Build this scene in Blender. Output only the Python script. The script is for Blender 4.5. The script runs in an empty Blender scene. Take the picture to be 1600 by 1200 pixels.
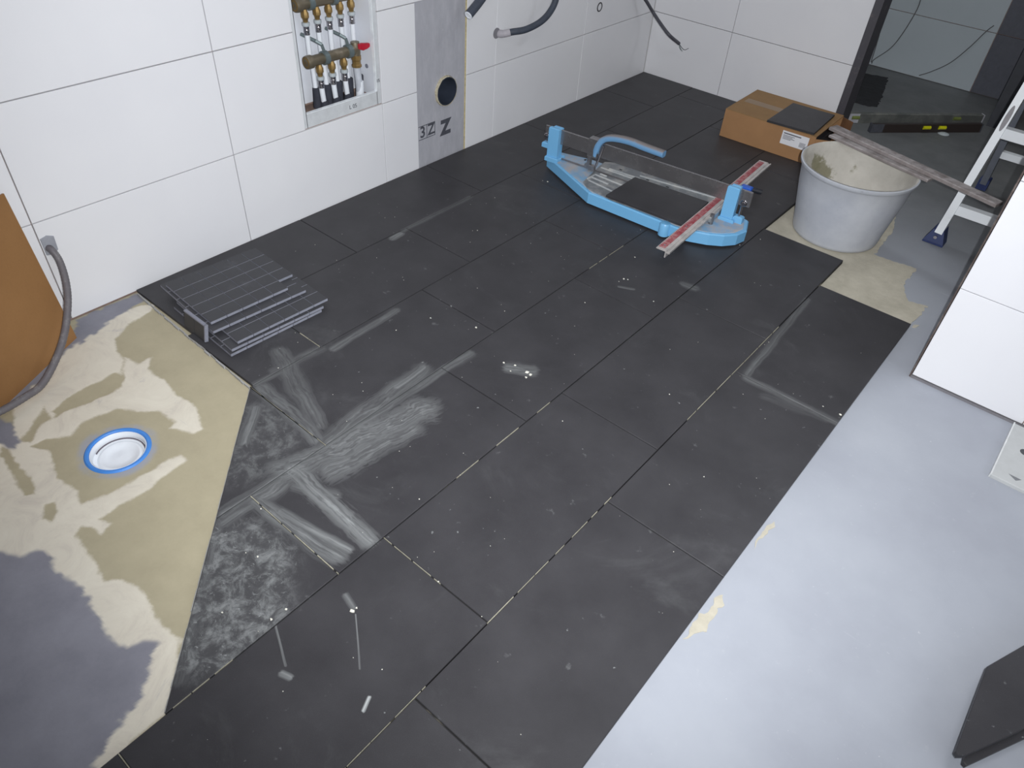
import bpy, bmesh, math, random
import numpy as np
from mathutils import Vector, Matrix, noise

random.seed(7)
SC = bpy.context.scene
COL = SC.collection

# ---------------------------------------------------------------- camera
CAM = Vector((1.9671, -0.9268, 1.3115))
CR, CU, CF = Vector((0.7628, 0.6441, 0.0575)), Vector((-0.4638, 0.4830, 0.7427)), Vector((-0.4506, 0.5931, -0.6672))
cd = bpy.data.cameras.new('camera'); cam = bpy.data.objects.new('camera', cd); COL.objects.link(cam)
cd.sensor_fit = 'HORIZONTAL'; cd.sensor_width = 36.0
cd.lens = 36.0 * 1148.72 / 1600.0
cd.clip_start = 0.05; cd.clip_end = 50
m = Matrix((CR, CU, -CF)).transposed().to_4x4(); m.translation = CAM
cam.matrix_world = m
SC.camera = cam

# ---------------------------------------------------------------- light
w = bpy.data.worlds.new('world'); SC.world = w; w.use_nodes = True
w.node_tree.nodes['Background'].inputs[0].default_value = (0.78, 0.86, 1.0, 1)
w.node_tree.nodes['Background'].inputs[1].default_value = 0.5

def lamp(name, kind, loc, power, color, target=None, **kw):
    d = bpy.data.lights.new(name, kind); d.energy = power; d.color = color
    o = bpy.data.objects.new(name, d); COL.objects.link(o); o.location = loc
    if target is not None:
        o.rotation_euler = (Vector(target) - Vector(loc)).to_track_quat('-Z', 'Y').to_euler()
    for k, v in kw.items(): setattr(d, k, v)
    return o
# the camera's own flash, a hand's breadth to the right of the lens
FL = CAM + CR * 0.055 + CU * 0.02
lamp('camera_flash', 'SPOT', FL, 218, (0.96, 0.98, 1.0), FL + CF + CR*0.08 + CU*0.26, spot_size=math.radians(116), spot_blend=1.0, shadow_soft_size=0.006)
# assumed soft light from the right, added in front of an assumed window
lamp('assumed_side_light', 'AREA', (4.05, 0.15, 1.5), 10, (0.90, 0.95, 1.0), (0.0, 0.15, 0.6), shape='RECTANGLE', size=1.3, size_y=1.2)
# added soft overhead fill; a ceiling lamp here is only assumed
lamp('overhead_fill', 'AREA', (2.0, -0.1, 2.40), 10.5, (0.98, 0.98, 1.0), (2.0, -0.1, 0), shape='DISK', size=0.7)
# added fill light that lifts the far end and the room beyond the doorway
lamp('far_room_fill', 'AREA', (1.5, 2.6, 2.40), 11.5, (0.92, 0.97, 1.0), (1.5, 3.0, 0), shape='DISK', size=0.6)

SC.view_settings.view_transform = 'Standard'; SC.view_settings.look = 'None'
SC.view_settings.gamma = 1.0; SC.view_settings.exposure = 0.0
SC.view_settings.use_curve_mapping = False
SC.cycles.max_bounces = 6

# ---------------------------------------------------------------- material helpers
MATS = {}
def hexlin(r, g, b):
    f = lambda c: (c/255/12.92) if c/255 <= 0.04045 else ((c/255+0.055)/1.055)**2.4
    return (f(r), f(g), f(b), 1)

class NT:
    def __init__(s, name):
        s.m = bpy.data.materials.new(name); s.m.use_nodes = True
        s.t = s.m.node_tree; s.n = s.t.nodes; s.b = s.n['Principled BSDF']
        s.pos = s.n.new('ShaderNodeNewGeometry').outputs['Position']
    def link(s, a, b): s.t.links.new(a, b)
    def node(s, ty, **kw):
        n = s.n.new(ty)
        for k, v in kw.items(): setattr(n, k, v)
        return n
    def noise(s, scale, detail=4, rough=0.6, vec=None, dist=0.0, out='Fac'):
        n = s.node('ShaderNodeTexNoise'); n.inputs['Scale'].default_value = scale
        n.inputs['Detail'].default_value = detail; n.inputs['Roughness'].default_value = rough
        n.inputs['Distortion'].default_value = dist
        s.link(vec or s.pos, n.inputs['Vector']); return n.outputs[out]
    def ramp(s, fac, stops, interp='LINEAR'):
        n = s.node('ShaderNodeValToRGB'); n.color_ramp.interpolation = interp
        e = n.color_ramp.elements
        while len(e) < len(stops): e.new(0.5)
        for i, (p, c) in enumerate(stops):
            e[i].position = p; e[i].color = c if len(c) == 4 else (*c, 1)
        s.link(fac, n.inputs[0]); return n.outputs[0]
    def step(s, fac, lo, hi, a=0.0, b=1.0):
        n = s.node('ShaderNodeMapRange', interpolation_type='SMOOTHSTEP')
        s.link(fac, n.inputs[0]); n.inputs[1].default_value = lo; n.inputs[2].default_value = hi
        n.inputs[3].default_value = a; n.inputs[4].default_value = b; return n.outputs[0]
    def math(s, op, a, b=None, clamp=False):
        n = s.node('ShaderNodeMath', operation=op, use_clamp=clamp)
        for i, v in enumerate((a, b)):
            if v is None: continue
            if isinstance(v, (int, float)): n.inputs[i].default_value = v
            else: s.link(v, n.inputs[i])
        return n.outputs[0]
    def mix(s, fac, a, b):
        n = s.node('ShaderNodeMix', data_type='RGBA')
        for i, v in ((0, fac), (6, a), (7, b)):
            if isinstance(v, (int, float)): n.inputs[i].default_value = v
            elif isinstance(v, tuple): n.inputs[i].default_value = v if len(v) == 4 else (*v, 1)
            else: s.link(v, n.inputs[i])
        return n.outputs[2]
    def bump(s, h, strength=0.2, dist=0.002):
        n = s.node('ShaderNodeBump'); n.inputs['Strength'].default_value = strength
        n.inputs['Distance'].default_value = dist; s.link(h, n.inputs['Height'])
        s.link(n.outputs[0], s.b.inputs['Normal'])
    def base(s, c):
        if isinstance(c, tuple): s.b.inputs['Base Color'].default_value = c
        else: s.link(c, s.b.inputs['Base Color'])
    def rough(s, v):
        if isinstance(v, (int, float)): s.b.inputs['Roughness'].default_value = v
        else: s.link(v, s.b.inputs['Roughness'])

def simple(name, rgb, rough=0.5, metal=0.0, var=0.12, scale=30, bump=0.0, spec=None):
    t = NT(name); c = hexlin(*rgb); n = t.noise(scale, 5, 0.65)
    d = tuple(x*(1-var) for x in c[:3]) + (1,); l = tuple(min(1, x*(1+var)) for x in c[:3]) + (1,)
    t.base(t.ramp(n, [(0.3, d), (0.7, l)])); t.rough(rough); t.b.inputs['Metallic'].default_value = metal
    if spec is not None: t.b.inputs['Specular IOR Level'].default_value = spec
    if bump: t.bump(t.noise(scale*6, 4), bump, 0.001)
    return t.m

def dusty(name, rgb, dust, rough=0.5, metal=0.0, lo=0.45, hi=0.65, scale=18, rgb2=None):
    t = NT(name); n = t.noise(scale, 8, 0.7)
    up = t.node('ShaderNodeSeparateXYZ'); g = t.node('ShaderNodeNewGeometry'); t.link(g.outputs['Normal'], up.inputs[0])
    f = t.math('MULTIPLY', t.step(n, lo, hi), t.step(up.outputs[2], 0.0, 0.8, 0.35, 1.0))
    t.base(t.mix(f, hexlin(*rgb), hexlin(*dust))); t.rough(t.math('MAXIMUM', rough, f))
    t.b.inputs['Metallic'].default_value = 0
    if metal: t.link(t.math('SUBTRACT', metal, f, True), t.b.inputs['Metallic'])
    return t.m

# stroke group: a smear of dust from A to B
def stroke_group():
    g = bpy.data.node_groups.new('smear', 'ShaderNodeTree')
    for nm, ty in (('P', 'NodeSocketVector'), ('A', 'NodeSocketVector'), ('B', 'NodeSocketVector'), ('R', 'NodeSocketFloat'), ('S', 'NodeSocketFloat')):
        g.interface.new_socket(nm, in_out='INPUT', socket_type=ty)
    g.interface.new_socket('M', in_out='OUTPUT', socket_type='NodeSocketFloat')
    N, Lk = g.nodes, g.links
    i = N.new('NodeGroupInput'); o = N.new('NodeGroupOutput')
    def vm(op, a, b=None, out=0):
        n = N.new('ShaderNodeVectorMath'); n.operation = op; Lk.new(a, n.inputs[0])
        if b is not None: Lk.new(b, n.inputs[3 if op == 'SCALE' else 1])
        return n.outputs['Value'] if op in ('DOT_PRODUCT', 'LENGTH') else n.outputs[0]
    def mm(op, a, b=None, cl=False):
        n = N.new('ShaderNodeMath'); n.operation = op; n.use_clamp = cl
        for k, v in enumerate((a, b)):
            if v is None: continue
            if isinstance(v, (int, float)): n.inputs[k].default_value = v
            else: Lk.new(v, n.inputs[k])
        return n.outputs[0]
    wn = N.new('ShaderNodeTexNoise'); wn.inputs['Scale'].default_value = 10; wn.inputs['Detail'].default_value = 3
    Lk.new(i.outputs['P'], wn.inputs['Vector'])
    cen = N.new('ShaderNodeVectorMath'); cen.operation = 'SUBTRACT'; Lk.new(wn.outputs['Color'], cen.inputs[0]); cen.inputs[1].default_value = (0.5, 0.5, 0.5)
    wr = N.new('ShaderNodeVectorMath'); wr.operation = 'SCALE'; Lk.new(cen.outputs[0], wr.inputs[0]); Lk.new(mm('MULTIPLY', i.outputs['R'], 1.0), wr.inputs[3])
    Pw = vm('ADD', i.outputs['P'], wr.outputs[0])
    pa = vm('SUBTRACT', Pw, i.outputs['A']); ba = vm('SUBTRACT', i.outputs['B'], i.outputs['A'])
    h = mm('DIVIDE', vm('DOT_PRODUCT', pa, ba), vm('DOT_PRODUCT', ba, ba), True)
    q = vm('SUBTRACT', pa, vm('SCALE', ba, h)); d = vm('LENGTH', q)
    # streak coordinate: slow along the stroke, fast across
    dirn = vm('NORMALIZE', ba); al = vm('DOT_PRODUCT', pa, dirn)
    qs = vm('SUBTRACT', pa, vm('SCALE', dirn, al))
    sc = N.new('ShaderNodeVectorMath'); sc.operation = 'SCALE'; Lk.new(qs, sc.inputs[0]); sc.inputs[3].default_value = 170
    sa = N.new('ShaderNodeVectorMath'); sa.operation = 'SCALE'; Lk.new(dirn, sa.inputs[0]); Lk.new(mm('MULTIPLY', al, 3.5), sa.inputs[3])
    sv = vm('ADD', sc.outputs[0], sa.outputs[0]); sv = vm('ADD', sv, i.outputs['A'])
    nz = N.new('ShaderNodeTexNoise'); nz.inputs['Scale'].default_value = 1.0; nz.inputs['Detail'].default_value = 5
    Lk.new(sv, nz.inputs['Vector'])
    ratio = mm('DIVIDE', d, i.outputs['R'])
    ratio = mm('ADD', ratio, mm('MULTIPLY', mm('SUBTRACT', nz.outputs['Fac'], 0.5), 1.6))
    fall = N.new('ShaderNodeMapRange'); fall.interpolation_type = 'SMOOTHSTEP'
    Lk.new(ratio, fall.inputs[0]); fall.inputs[1].default_value = 1.05; fall.inputs[2].default_value = 0.45
    fall.inputs[3].default_value = 0; fall.inputs[4].default_value = 1
    st = mm('MULTIPLY', mm('MULTIPLY', nz.outputs['Fac'], nz.outputs['Fac']), 4.2)
    Lk.new(mm('MULTIPLY', mm('MULTIPLY', fall.outputs[0], st), i.outputs['S']), o.inputs[0])
    return g
SMEAR = stroke_group()

# smears of wet-wiped thinset, as they lie on the tiles: start, end, half width, strength
STROKES = [
 ((0.8892, -0.2386, 0.0000), (0.8717, 0.1167, 0.0000), 0.030, 0.30), ((0.8704, 0.0192, 0.0000), (0.8642, 0.1241, 0.0000), 0.010, 0.55), ((0.9024, -0.2493, 0.0000), (0.9145, 0.2564, 0.0000), 0.016, 0.30),
 ((0.9046, -0.3440, 0.0000), (0.9731, 0.0002, 0.0000), 0.055, 0.42), ((0.9468, -0.1785, 0.0000), (0.9849, 0.0114, 0.0000), 0.035, 0.30), ((0.9198, -0.4505, 0.0000), (0.9205, -0.3292, 0.0000), 0.030, 0.35),
 ((0.5419, -0.1055, 0.0000), (0.8259, -0.2090, 0.0000), 0.030, 0.26), ((0.6241, -0.2205, 0.0000), (0.8610, -0.2448, 0.0000), 0.028, 0.34), ((0.6002, -0.2229, 0.0000), (0.6074, -0.1276, 0.0000), 0.012, 0.25),
 ((0.3143, 0.5210, 0.0000), (0.3110, 0.5594, 0.0000), 0.016, 0.50), ((0.3032, 0.5817, 0.0000), (0.3015, 0.9233, 0.0000), 0.012, 0.22), ((0.6290, 0.0061, 0.0000), (0.6235, 0.2511, 0.0000), 0.014, 0.32),
 ((0.5940, -0.1586, 0.0000), (0.6041, -0.0181, 0.0000), 0.020, 0.18), ((0.9738, -0.2794, 0.0000), (1.0080, -0.0670, 0.0000), 0.040, 0.36), ((0.9536, -0.3638, 0.0000), (1.0328, -0.3282, 0.0000), 0.020, 0.3),
 ((0.9078, -0.3411, 0.0000), (1.1793, -0.3542, 0.0000), 0.026, 0.55), ((0.9263, -0.4518, 0.0000), (1.1688, -0.4273, 0.0000), 0.024, 0.42), ((0.9866, -0.4322, 0.0000), (1.1707, -0.3997, 0.0000), 0.012, 0.45),
 ((0.6761, -0.2826, 0.0000), (0.7502, -0.3639, 0.0000), 0.018, 0.42), ((0.8963, -0.5157, 0.0000), (0.9072, -0.3549, 0.0000), 0.022, 0.28),
 ((0.9159, -0.5444, 0.0000), (1.1609, -0.7821, 0.0000), 0.020, 0.20), ((0.9204, -0.5287, 0.0000), (0.9243, -0.4537, 0.0000), 0.018, 0.30),
 ((1.5043, 1.2038, 0.0000), (1.5314, 0.7268, -0.0000), 0.013, 0.24), ((1.5337, 0.7104, 0.0000), (1.7916, 0.7129, 0.0000), 0.016, 0.24), ((1.6091, 0.6744, 0.0000), (1.7678, 0.7067, 0.0000), 0.02, 0.10),
 ((1.0327, 0.2831, 0.0000), (1.0855, 0.3156, 0.0000), 0.024, 0.35), ((1.2479, -0.4739, 0.0000), (1.2818, -0.4816, 0.0000), 0.007, 0.30), ((1.2952, -0.4883, 0.0000), (1.3852, -0.5570, 0.0000), 0.002, 0.40),
 ((1.4486, -0.6035, 0.0000), (1.4388, -0.5814, 0.0000), 0.004, 1.3), ((1.2866, -0.6568, 0.0000), (1.3028, -0.6521, 0.0000), 0.007, 0.55), ((1.1972, -0.6046, 0.0000), (1.2798, -0.6432, 0.0000), 0.003, 0.35),
 ((1.1758, 0.9918, 0.0000), (1.2076, 0.9982, 0.0000), 0.018, 0.30), ((1.0301, 0.8310, 0.0000), (1.0705, 0.8512, 0.0000), 0.007, 0.35),
]
def tile_material(strokes=(), caked=False):
    t = NT('anthracite_stoneware')
    lo, hi = hexlin(50, 49, 52), hexlin(61, 60, 63)
    base = t.ramp(t.noise(7, 6, 0.6), [(0.3, lo), (0.7, hi)])
    grain = t.noise(900, 2, 0.5)
    base = t.mix(t.step(grain, 0.45, 0.8, 0, 0.10), base, hexlin(110, 110, 114))
    # fine film of dust, scuffs
    haze = t.math('MULTIPLY', t.step(t.noise(3.1, 7, 0.7, dist=1.2), 0.54, 0.82), 0.07)
    sp = t.math('MULTIPLY', t.step(t.noise(70, 3, 0.5), 0.70, 0.76), t.step(t.noise(5, 2), 0.45, 0.60))
    sp = t.math('MULTIPLY', sp, 0.40)
    blot = t.math('MULTIPLY', t.step(t.noise(22, 5, 0.6), 0.66, 0.74), 0.14)
    tot = t.math('MAXIMUM', haze, t.math('MAXIMUM', sp, blot))
    for a, b, r, s in strokes:
        n = t.node('ShaderNodeGroup'); n.node_tree = SMEAR
        t.link(t.pos, n.inputs['P']); n.inputs['A'].default_value = a; n.inputs['B'].default_value = b
        n.inputs['R'].default_value = r*1.15; n.inputs['S'].default_value = s*0.40
        tot = t.math('MAXIMUM', tot, n.outputs[0])
    # the two small corner tiles are caked with scuffed thinset
    if caked:
        def blob(c, r):
            d = t.node('ShaderNodeVectorMath', operation='DISTANCE'); t.link(t.pos, d.inputs[0]); d.inputs[1].default_value = c
            return t.step(d.outputs['Value'], r, r*0.55)
        reg = t.math('MAXIMUM', t.math('MAXIMUM', blob((1.03, -0.60, 0), 0.17), blob((1.11, -0.66, 0), 0.16)), t.math('MULTIPLY', blob((0.75, -0.36, 0), 0.17), 0.55))
        wv = t.noise(26, 8, 0.75, dist=0.5)
        scr = t.math('MAXIMUM', t.step(wv, 0.42, 0.68, 0.05, 0.40), t.step(t.noise(70, 6, 0.75, dist=0.8), 0.55, 0.70, 0.0, 0.50))
        tot = t.math('MAXIMUM', tot, t.math('MULTIPLY', reg, scr))
    t.base(t.mix(tot, base, hexlin(186, 190, 190)))
    t.rough(t.math('ADD', 0.48, t.math('MULTIPLY', tot, 0.4)))
    t.b.inputs['Specular IOR Level'].default_value = 0.32
    t.bump(t.noise(420, 3), 0.10, 0.0006)
    return t.m
M_TILE = tile_material()
def tile_mat_for(poly):
    x0, x1 = min(p[0] for p in poly), max(p[0] for p in poly); y0, y1 = min(p[1] for p in poly), max(p[1] for p in poly)
    sel = []
    for i, (a, b, r, s) in enumerate(STROKES):
        for k in range(21):
            q = [a[j]+(b[j]-a[j])*k/20 for j in (0, 1)]
            if x0-r*1.5 < q[0] < x1+r*1.5 and y0-r*1.5 < q[1] < y1+r*1.5: sel.append(i); break
    caked = x0 > 0.58 and x1 < 1.21 and y0 < -0.5 and y1 < -0.2
    if not sel and not caked: return M_TILE
    return tile_material([STROKES[i] for i in sel], caked)
def white_tile_material():
    t = NT('white_satin_wall_tile')
    t.base(t.ramp(t.noise(2.5, 3), [(0.3, hexlin(224, 224, 228)), (0.7, hexlin(229, 229, 232))]))
    t.rough(0.34); t.b.inputs['Specular IOR Level'].default_value = 0.35; t.bump(t.noise(9, 2), 0.05, 0.002); return t.m
M_WTILE = white_tile_material()
M_PLASTER = simple('wall_plaster', (150, 128, 118), 0.9, var=0.2, scale=40)
M_PAINT = simple('white_wall_paint', (214, 214, 214), 0.8, var=0.03, scale=5)
M_EDGE = dusty('dark_profile', (74, 72, 78), (150, 142, 138), 0.5, 0.0, 0.55, 0.75, 30)

def primer_material():
    t = NT('grey_primed_screed')
    n = t.noise(2.2, 6, 0.65); n2 = t.noise(60, 4, 0.6)
    c = t.ramp(n, [(0.25, hexlin(152, 155, 165)), (0.5, hexlin(163, 167, 176)), (0.75, hexlin(172, 176, 184))])
    c = t.mix(t.step(n2, 0.62, 0.75, 0, 0.25), c, hexlin(180, 184, 188))
    # scratches
    mp = t.node('ShaderNodeMapping'); mp.inputs['Rotation'].default_value = (0, 0, 0.9); mp.inputs['Scale'].default_value = (2, 60, 1)
    t.link(t.pos, mp.inputs['Vector'])
    s = t.math('MULTIPLY', t.step(t.noise(1.0, 5, 0.6, vec=mp.outputs[0]), 0.66, 0.74), t.step(t.noise(4, 3), 0.55, 0.7))
    c = t.mix(t.math('MULTIPLY', s, 0.5), c, hexlin(200, 203, 206))
    sp = t.step(t.noise(90, 2), 0.74, 0.78, 0, 0.5)
    c = t.mix(sp, c, hexlin(205, 207, 208))
    # falloff and shade behind the partition painted into the rough screed
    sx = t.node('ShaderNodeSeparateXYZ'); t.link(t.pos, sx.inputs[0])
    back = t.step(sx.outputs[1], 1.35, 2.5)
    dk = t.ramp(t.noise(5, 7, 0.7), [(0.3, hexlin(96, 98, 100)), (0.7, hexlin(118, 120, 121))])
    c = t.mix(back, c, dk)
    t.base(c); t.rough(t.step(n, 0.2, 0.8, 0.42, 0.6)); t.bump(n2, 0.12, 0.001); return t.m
M_PRIMER = primer_material()
def thinset_material(name='dried_tile_adhesive', a=(172, 166, 150), b=(196, 190, 174)):
    t = NT(name); t.base(t.ramp(t.noise(14, 8, 0.7), [(0.3, hexlin(*a)), (0.7, hexlin(*b))])); t.rough(0.85)
    t.bump(t.noise(60, 6), 0.5, 0.002); return t.m
M_THIN = thinset_material()
def bed_material():
    t = NT('adhesive_bed'); n = t.noise(5, 4, 0.6)
    t.base(t.mix(t.step(n, 0.60, 0.68), hexlin(34, 32, 32), hexlin(150, 145, 125))); t.rough(0.9); return t.m
M_BED = bed_material()

# ---------------------------------------------------------------- mesh helpers
def link_mesh(name, verts, faces, mat, parent=None, smooth=False, loc=None):
    me = bpy.data.meshes.new(name); me.from_pydata([tuple(v) for v in verts], [], faces); me.update()
    if mat:
        for mm_ in (mat if isinstance(mat, (list, tuple)) else [mat]): me.materials.append(mm_)
    if smooth:
        for p in me.polygons: p.use_smooth = True
    o = bpy.data.objects.new(name, me); COL.objects.link(o)
    if parent: o.parent = parent
    if loc is not None: o.location = loc
    return o
def tag(o, label, cat=None, group=None, kind=None):
    if label: o['label'] = label
    if cat: o['category'] = cat
    if group: o['group'] = group
    if kind: o['kind'] = kind
    return o
def thing(name, label, cat, loc=(0, 0, 0), rz=0.0, group=None):
    o = bpy.data.objects.new(name, None); COL.objects.link(o); o.location = loc; o.rotation_euler = (0, 0, rz)
    o.empty_display_size = 0.1
    return tag(o, label, cat, group)

class MB:
    """collects boxes, prisms, tubes and lathes; build() links them as one mesh"""
    def __init__(s): s.v = []; s.f = []
    def add(s, vs, fs):
        n = len(s.v); s.v += [tuple(v) for v in vs]; s.f += [tuple(i+n for i in f) for f in fs]; return s
    def box(s, x0, x1, y0, y1, z0, z1, M=None, ch=0.0):
        if ch:
            return s.prism([(x0, y0), (x1, y0), (x1, y1), (x0, y1)], z0, z1, ch, M)
        vs = [Vector((x, y, z)) for z in (z0, z1) for (x, y) in ((x0, y0), (x1, y0), (x1, y1), (x0, y1))]
        if M: vs = [M @ v for v in vs]
        return s.add(vs, [(3, 2, 1, 0), (4, 5, 6, 7), (0, 1, 5, 4), (1, 2, 6, 5), (2, 3, 7, 6), (3, 0, 4, 7)])
    def prism(s, pts, z0, z1, ch=0.0, M=None):
        """pts counter-clockwise; chamfered top edge"""
        n = len(pts); P = [Vector((p[0], p[1])) for p in pts]
        if sum(P[i].x*P[(i+1) % n].y - P[(i+1) % n].x*P[i].y for i in range(n)) < 0: P.reverse()
        vs = [Vector((p.x, p.y, z0)) for p in P]; fs = []
        if ch:
            vs += [Vector((p.x, p.y, z1-ch)) for p in P]
            ins = []
            for i in range(n):
                a, b, c = P[i-1], P[i], P[(i+1) % n]
                e1 = (b-a).normalized(); e2 = (c-b).normalized()
                n1 = Vector((-e1.y, e1.x)); n2 = Vector((-e2.y, e2.x))
                bis = n1+n2; k = bis.dot(n1)
                ins.append(b + bis*(ch/max(k, 0.3)))
            vs += [Vector((p.x, p.y, z1)) for p in ins]; rings = 3
        else:
            vs += [Vector((p.x, p.y, z1)) for p in P]; rings = 2
        for r in range(rings-1):
            for i in range(n):
                j = (i+1) % n; fs.append((r*n+i, r*n+j, (r+1)*n+j, (r+1)*n+i))
        fs.append(tuple(range(n-1, -1, -1))); fs.append(tuple(range((rings-1)*n, rings*n)))
        if M: vs = [M @ v for v in vs]
        return s.add(vs, fs)
    def tube(s, pts, r, seg=12, cap=True):
        P = [Vector(p) for p in pts]; n = len(P)
        R = r if isinstance(r, (list, tuple)) else [r]*n
        T = [(P[min(i+1, n-1)] - P[max(i-1, 0)]).normalized() for i in range(n)]
        up = Vector((0, 0, 1)) if abs(T[0].z) < 0.9 else Vector((1, 0, 0))
        a = T[0].cross(up).normalized(); vs = []; fs = []
        for i in range(n):
            a = (a - T[i]*a.dot(T[i])).normalized(); b = T[i].cross(a)
            for k in range(seg):
                th = 2*math.pi*k/seg; vs.append(P[i] + (a*math.cos(th)+b*math.sin(th))*R[i])
        for i in range(n-1):
            for k in range(seg):
                j = (k+1) % seg; fs.append((i*seg+k, i*seg+j, (i+1)*seg+j, (i+1)*seg+k))
        if cap: fs.append(tuple(range(seg-1, -1, -1))); fs.append(tuple(range((n-1)*seg, n*seg)))
        return s.add(vs, fs)
    def cyl(s, a, b, r, r2=None, seg=16): return s.tube([a, b], [r, r if r2 is None else r2], seg)
    def lathe(s, prof, c, axis=(0, 0, 1), seg=24, close=False, a0=0.0, a1=None):
        z = Vector(axis).normalized(); u = z.orthogonal().normalized(); v = z.cross(u); c = Vector(c)
        full = a1 is None; a1 = 2*math.pi if full else a1; cnt = seg if full else seg+1
        vs = []; fs = []; n = len(prof)
        for k in range(cnt):
            th = a0+(a1-a0)*k/seg; d = u*math.cos(th)+v*math.sin(th)
            for (r, h) in prof: vs.append(c + d*r + z*h)
        for k in range(seg):
            k2 = (k+1) % cnt
            for i in range(n-1 if not close else n):
                j = (i+1) % n; fs.append((k*n+i, k2*n+i, k2*n+j, k*n+j))
        return s.add(vs, fs)
    def build(s, name, mat, parent=None, smooth=False, loc=None, sharp=None):
        o = link_mesh(name, s.v, s.f, mat, parent, False, loc)
        me = o.data; bm = bmesh.new(); bm.from_mesh(me)
        bmesh.ops.recalc_face_normals(bm, faces=bm.faces)
        if smooth:
            for f in bm.faces: f.smooth = True
            for e in bm.edges:
                if len(e.link_faces) == 2 and e.calc_face_angle(0) > math.radians(sharp or 38): e.smooth = False
        bm.to_mesh(me); bm.free(); return o

def smooth_path(pts, n=8):
    """Catmull-Rom through pts"""
    P = [Vector(p) for p in pts]; P = [P[0]*2-P[1]] + P + [P[-1]*2-P[-2]]; out = []
    for i in range(1, len(P)-2):
        for k in range(n):
            t = k/n; a, b, c, d = P[i-1], P[i], P[i+1], P[i+2]
            out.append(0.5*((2*b)+(-a+c)*t+(2*a-5*b+4*c-d)*t*t+(-a+3*b-3*c+d)*t**3))
    out.append(P[-2]); return out

def text_mesh(name, s, size, mat, M, parent=None, depth=0.0004, bold=0.0):
    cu = bpy.data.curves.new('txt', 'FONT'); cu.body = s; cu.size = size; cu.extrude = depth; cu.offset = bold
    cu.align_x = 'CENTER'; cu.align_y = 'CENTER'
    o = bpy.data.objects.new('txt', cu); me = bpy.data.meshes.new_from_object(o)
    bpy.data.objects.remove(o)
    me.transform(M); me.materials.clear(); me.materials.append(mat); me.name = name
    r = bpy.data.objects.new(name, me); COL.objects.link(r)
    if parent: r.parent = parent
    return r

# frame of the left wall: local x = +y world, local y = up, local z = out of the wall (+x)
def wall_M(y, z, x=0.0):
    M = Matrix(((0, 0, 1, x), (1, 0, 0, y), (0, 1, 0, z), (0, 0, 0, 1))); return M

# ================================================================= SETTING
SUB = -0.012        # top of the screed under the tiles
# ---- floor: primed screed slab with a hole for the drain
DR = Vector((0.553, -0.573))
floor = MB()
def slab_with_hole(mb, x0, x1, y0, y1, zt, zb):
    mb.box(x0, x1, y0, y1, zb, zt)
hx0, hx1, hy0, hy1 = DR.x-0.11, DR.x+0.11, DR.y-0.11, DR.y+0.11
for (x0, x1, y0, y1) in ((0, hx0, -3.2, 5.2), (hx1, 4.2, -3.2, 5.2), (hx0, hx1, -3.2, hy0), (hx0, hx1, hy1, 5.2)):
    floor.box(x0, x1, y0, y1, -0.12, SUB-0.001)
FLOOR = floor.build('floor', M_PRIMER); tag(FLOOR, None, kind='structure')

# ---- shower screed: fine grid with the sealing slurry, wet and dry, as colour attribute
def sdist(px, py, poly):
    """signed distance of points to polygon, positive inside"""
    poly = np.array(poly); n = len(poly); d = np.full(px.shape, 1e9); ins = np.zeros(px.shape, bool)
    for i in range(n):
        a = poly[i]; b = poly[(i+1) % n]; e = b-a; wx = px-a[0]; wy = py-a[1]
        t = np.clip((wx*e[0]+wy*e[1])/(e@e+1e-12), 0, 1); dx = wx-t*e[0]; dy = wy-t*e[1]
        d = np.minimum(d, np.hypot(dx, dy))
        c = ((a[1] > py) != (b[1] > py)) & (px < (b[0]-a[0])*(py-a[1])/(b[1]-a[1]+1e-12)+a[0]); ins ^= c
    return np.where(ins, d, -d)
def ss(x, a, b): t = np.clip((x-a)/(b-a), 0, 1); return t*t*(3-2*t)
DRY = [[(0.0726, -0.4171), (0.0443, -0.3626), (0.0634, -0.2487), (0.0838, -0.2106), (0.1113, -0.2366), (0.1260, -0.3032), (0.1619, -0.3696), (0.2152, -0.3874), (0.2628, -0.3937), (0.3233, -0.4358), (0.3370, -0.4977), (0.3368, -0.5631), (0.3378, -0.6031), (0.3453, -0.6269), (0.2996, -0.6239), (0.3735, -0.7316), (0.2453, -0.6756), (0.1967, -0.5919)],
 [(0.2615, -0.3876), (0.3032, -0.3839), (0.2994, -0.3508), (0.3432, -0.3742), (0.4089, -0.3604), (0.4871, -0.3806), (0.5506, -0.3754), (0.5878, -0.3811), (0.6369, -0.4020), (0.6309, -0.4225), (0.5710, -0.4523), (0.5652, -0.4335), (0.4991, -0.4403), (0.4719, -0.4756), (0.4260, -0.5036), (0.4085, -0.5514), (0.4044, -0.5890), (0.4202, -0.6246), (0.3985, -0.6626), (0.3986, -0.6995), (0.4496, -0.6822), (0.4940, -0.7003), (0.5393, -0.7103), (0.6021, -0.7024), (0.6467, -0.7147), (0.6591, -0.6668), (0.6635, -0.5762), (0.6747, -0.4819), (0.6964, -0.4837), (0.7083, -0.5396), (0.7094, -0.5977), (0.7090, -0.7043), (0.7440, -0.6860), (0.7562, -0.7178), (0.7294, -0.7177), (0.6960, -0.7394), (0.7112, -0.7592), (0.7799, -0.7614), (0.8622, -0.7708), (0.8810, -0.7476), (0.9429, -0.7310), (1.0227, -0.7438), (1.0858, -0.7406), (1.1890, -0.8272), (1.1906, -0.9126), (1.2063, -1.0169), (1.0733, -1.1336), (0.5951, -0.9981), (0.3116, -0.7898), (0.3583, -0.7177), (0.3844, -0.6930), (0.3535, -0.6641), (0.3453, -0.6114), (0.3502, -0.5375), (0.3553, -0.4532)]]
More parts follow.
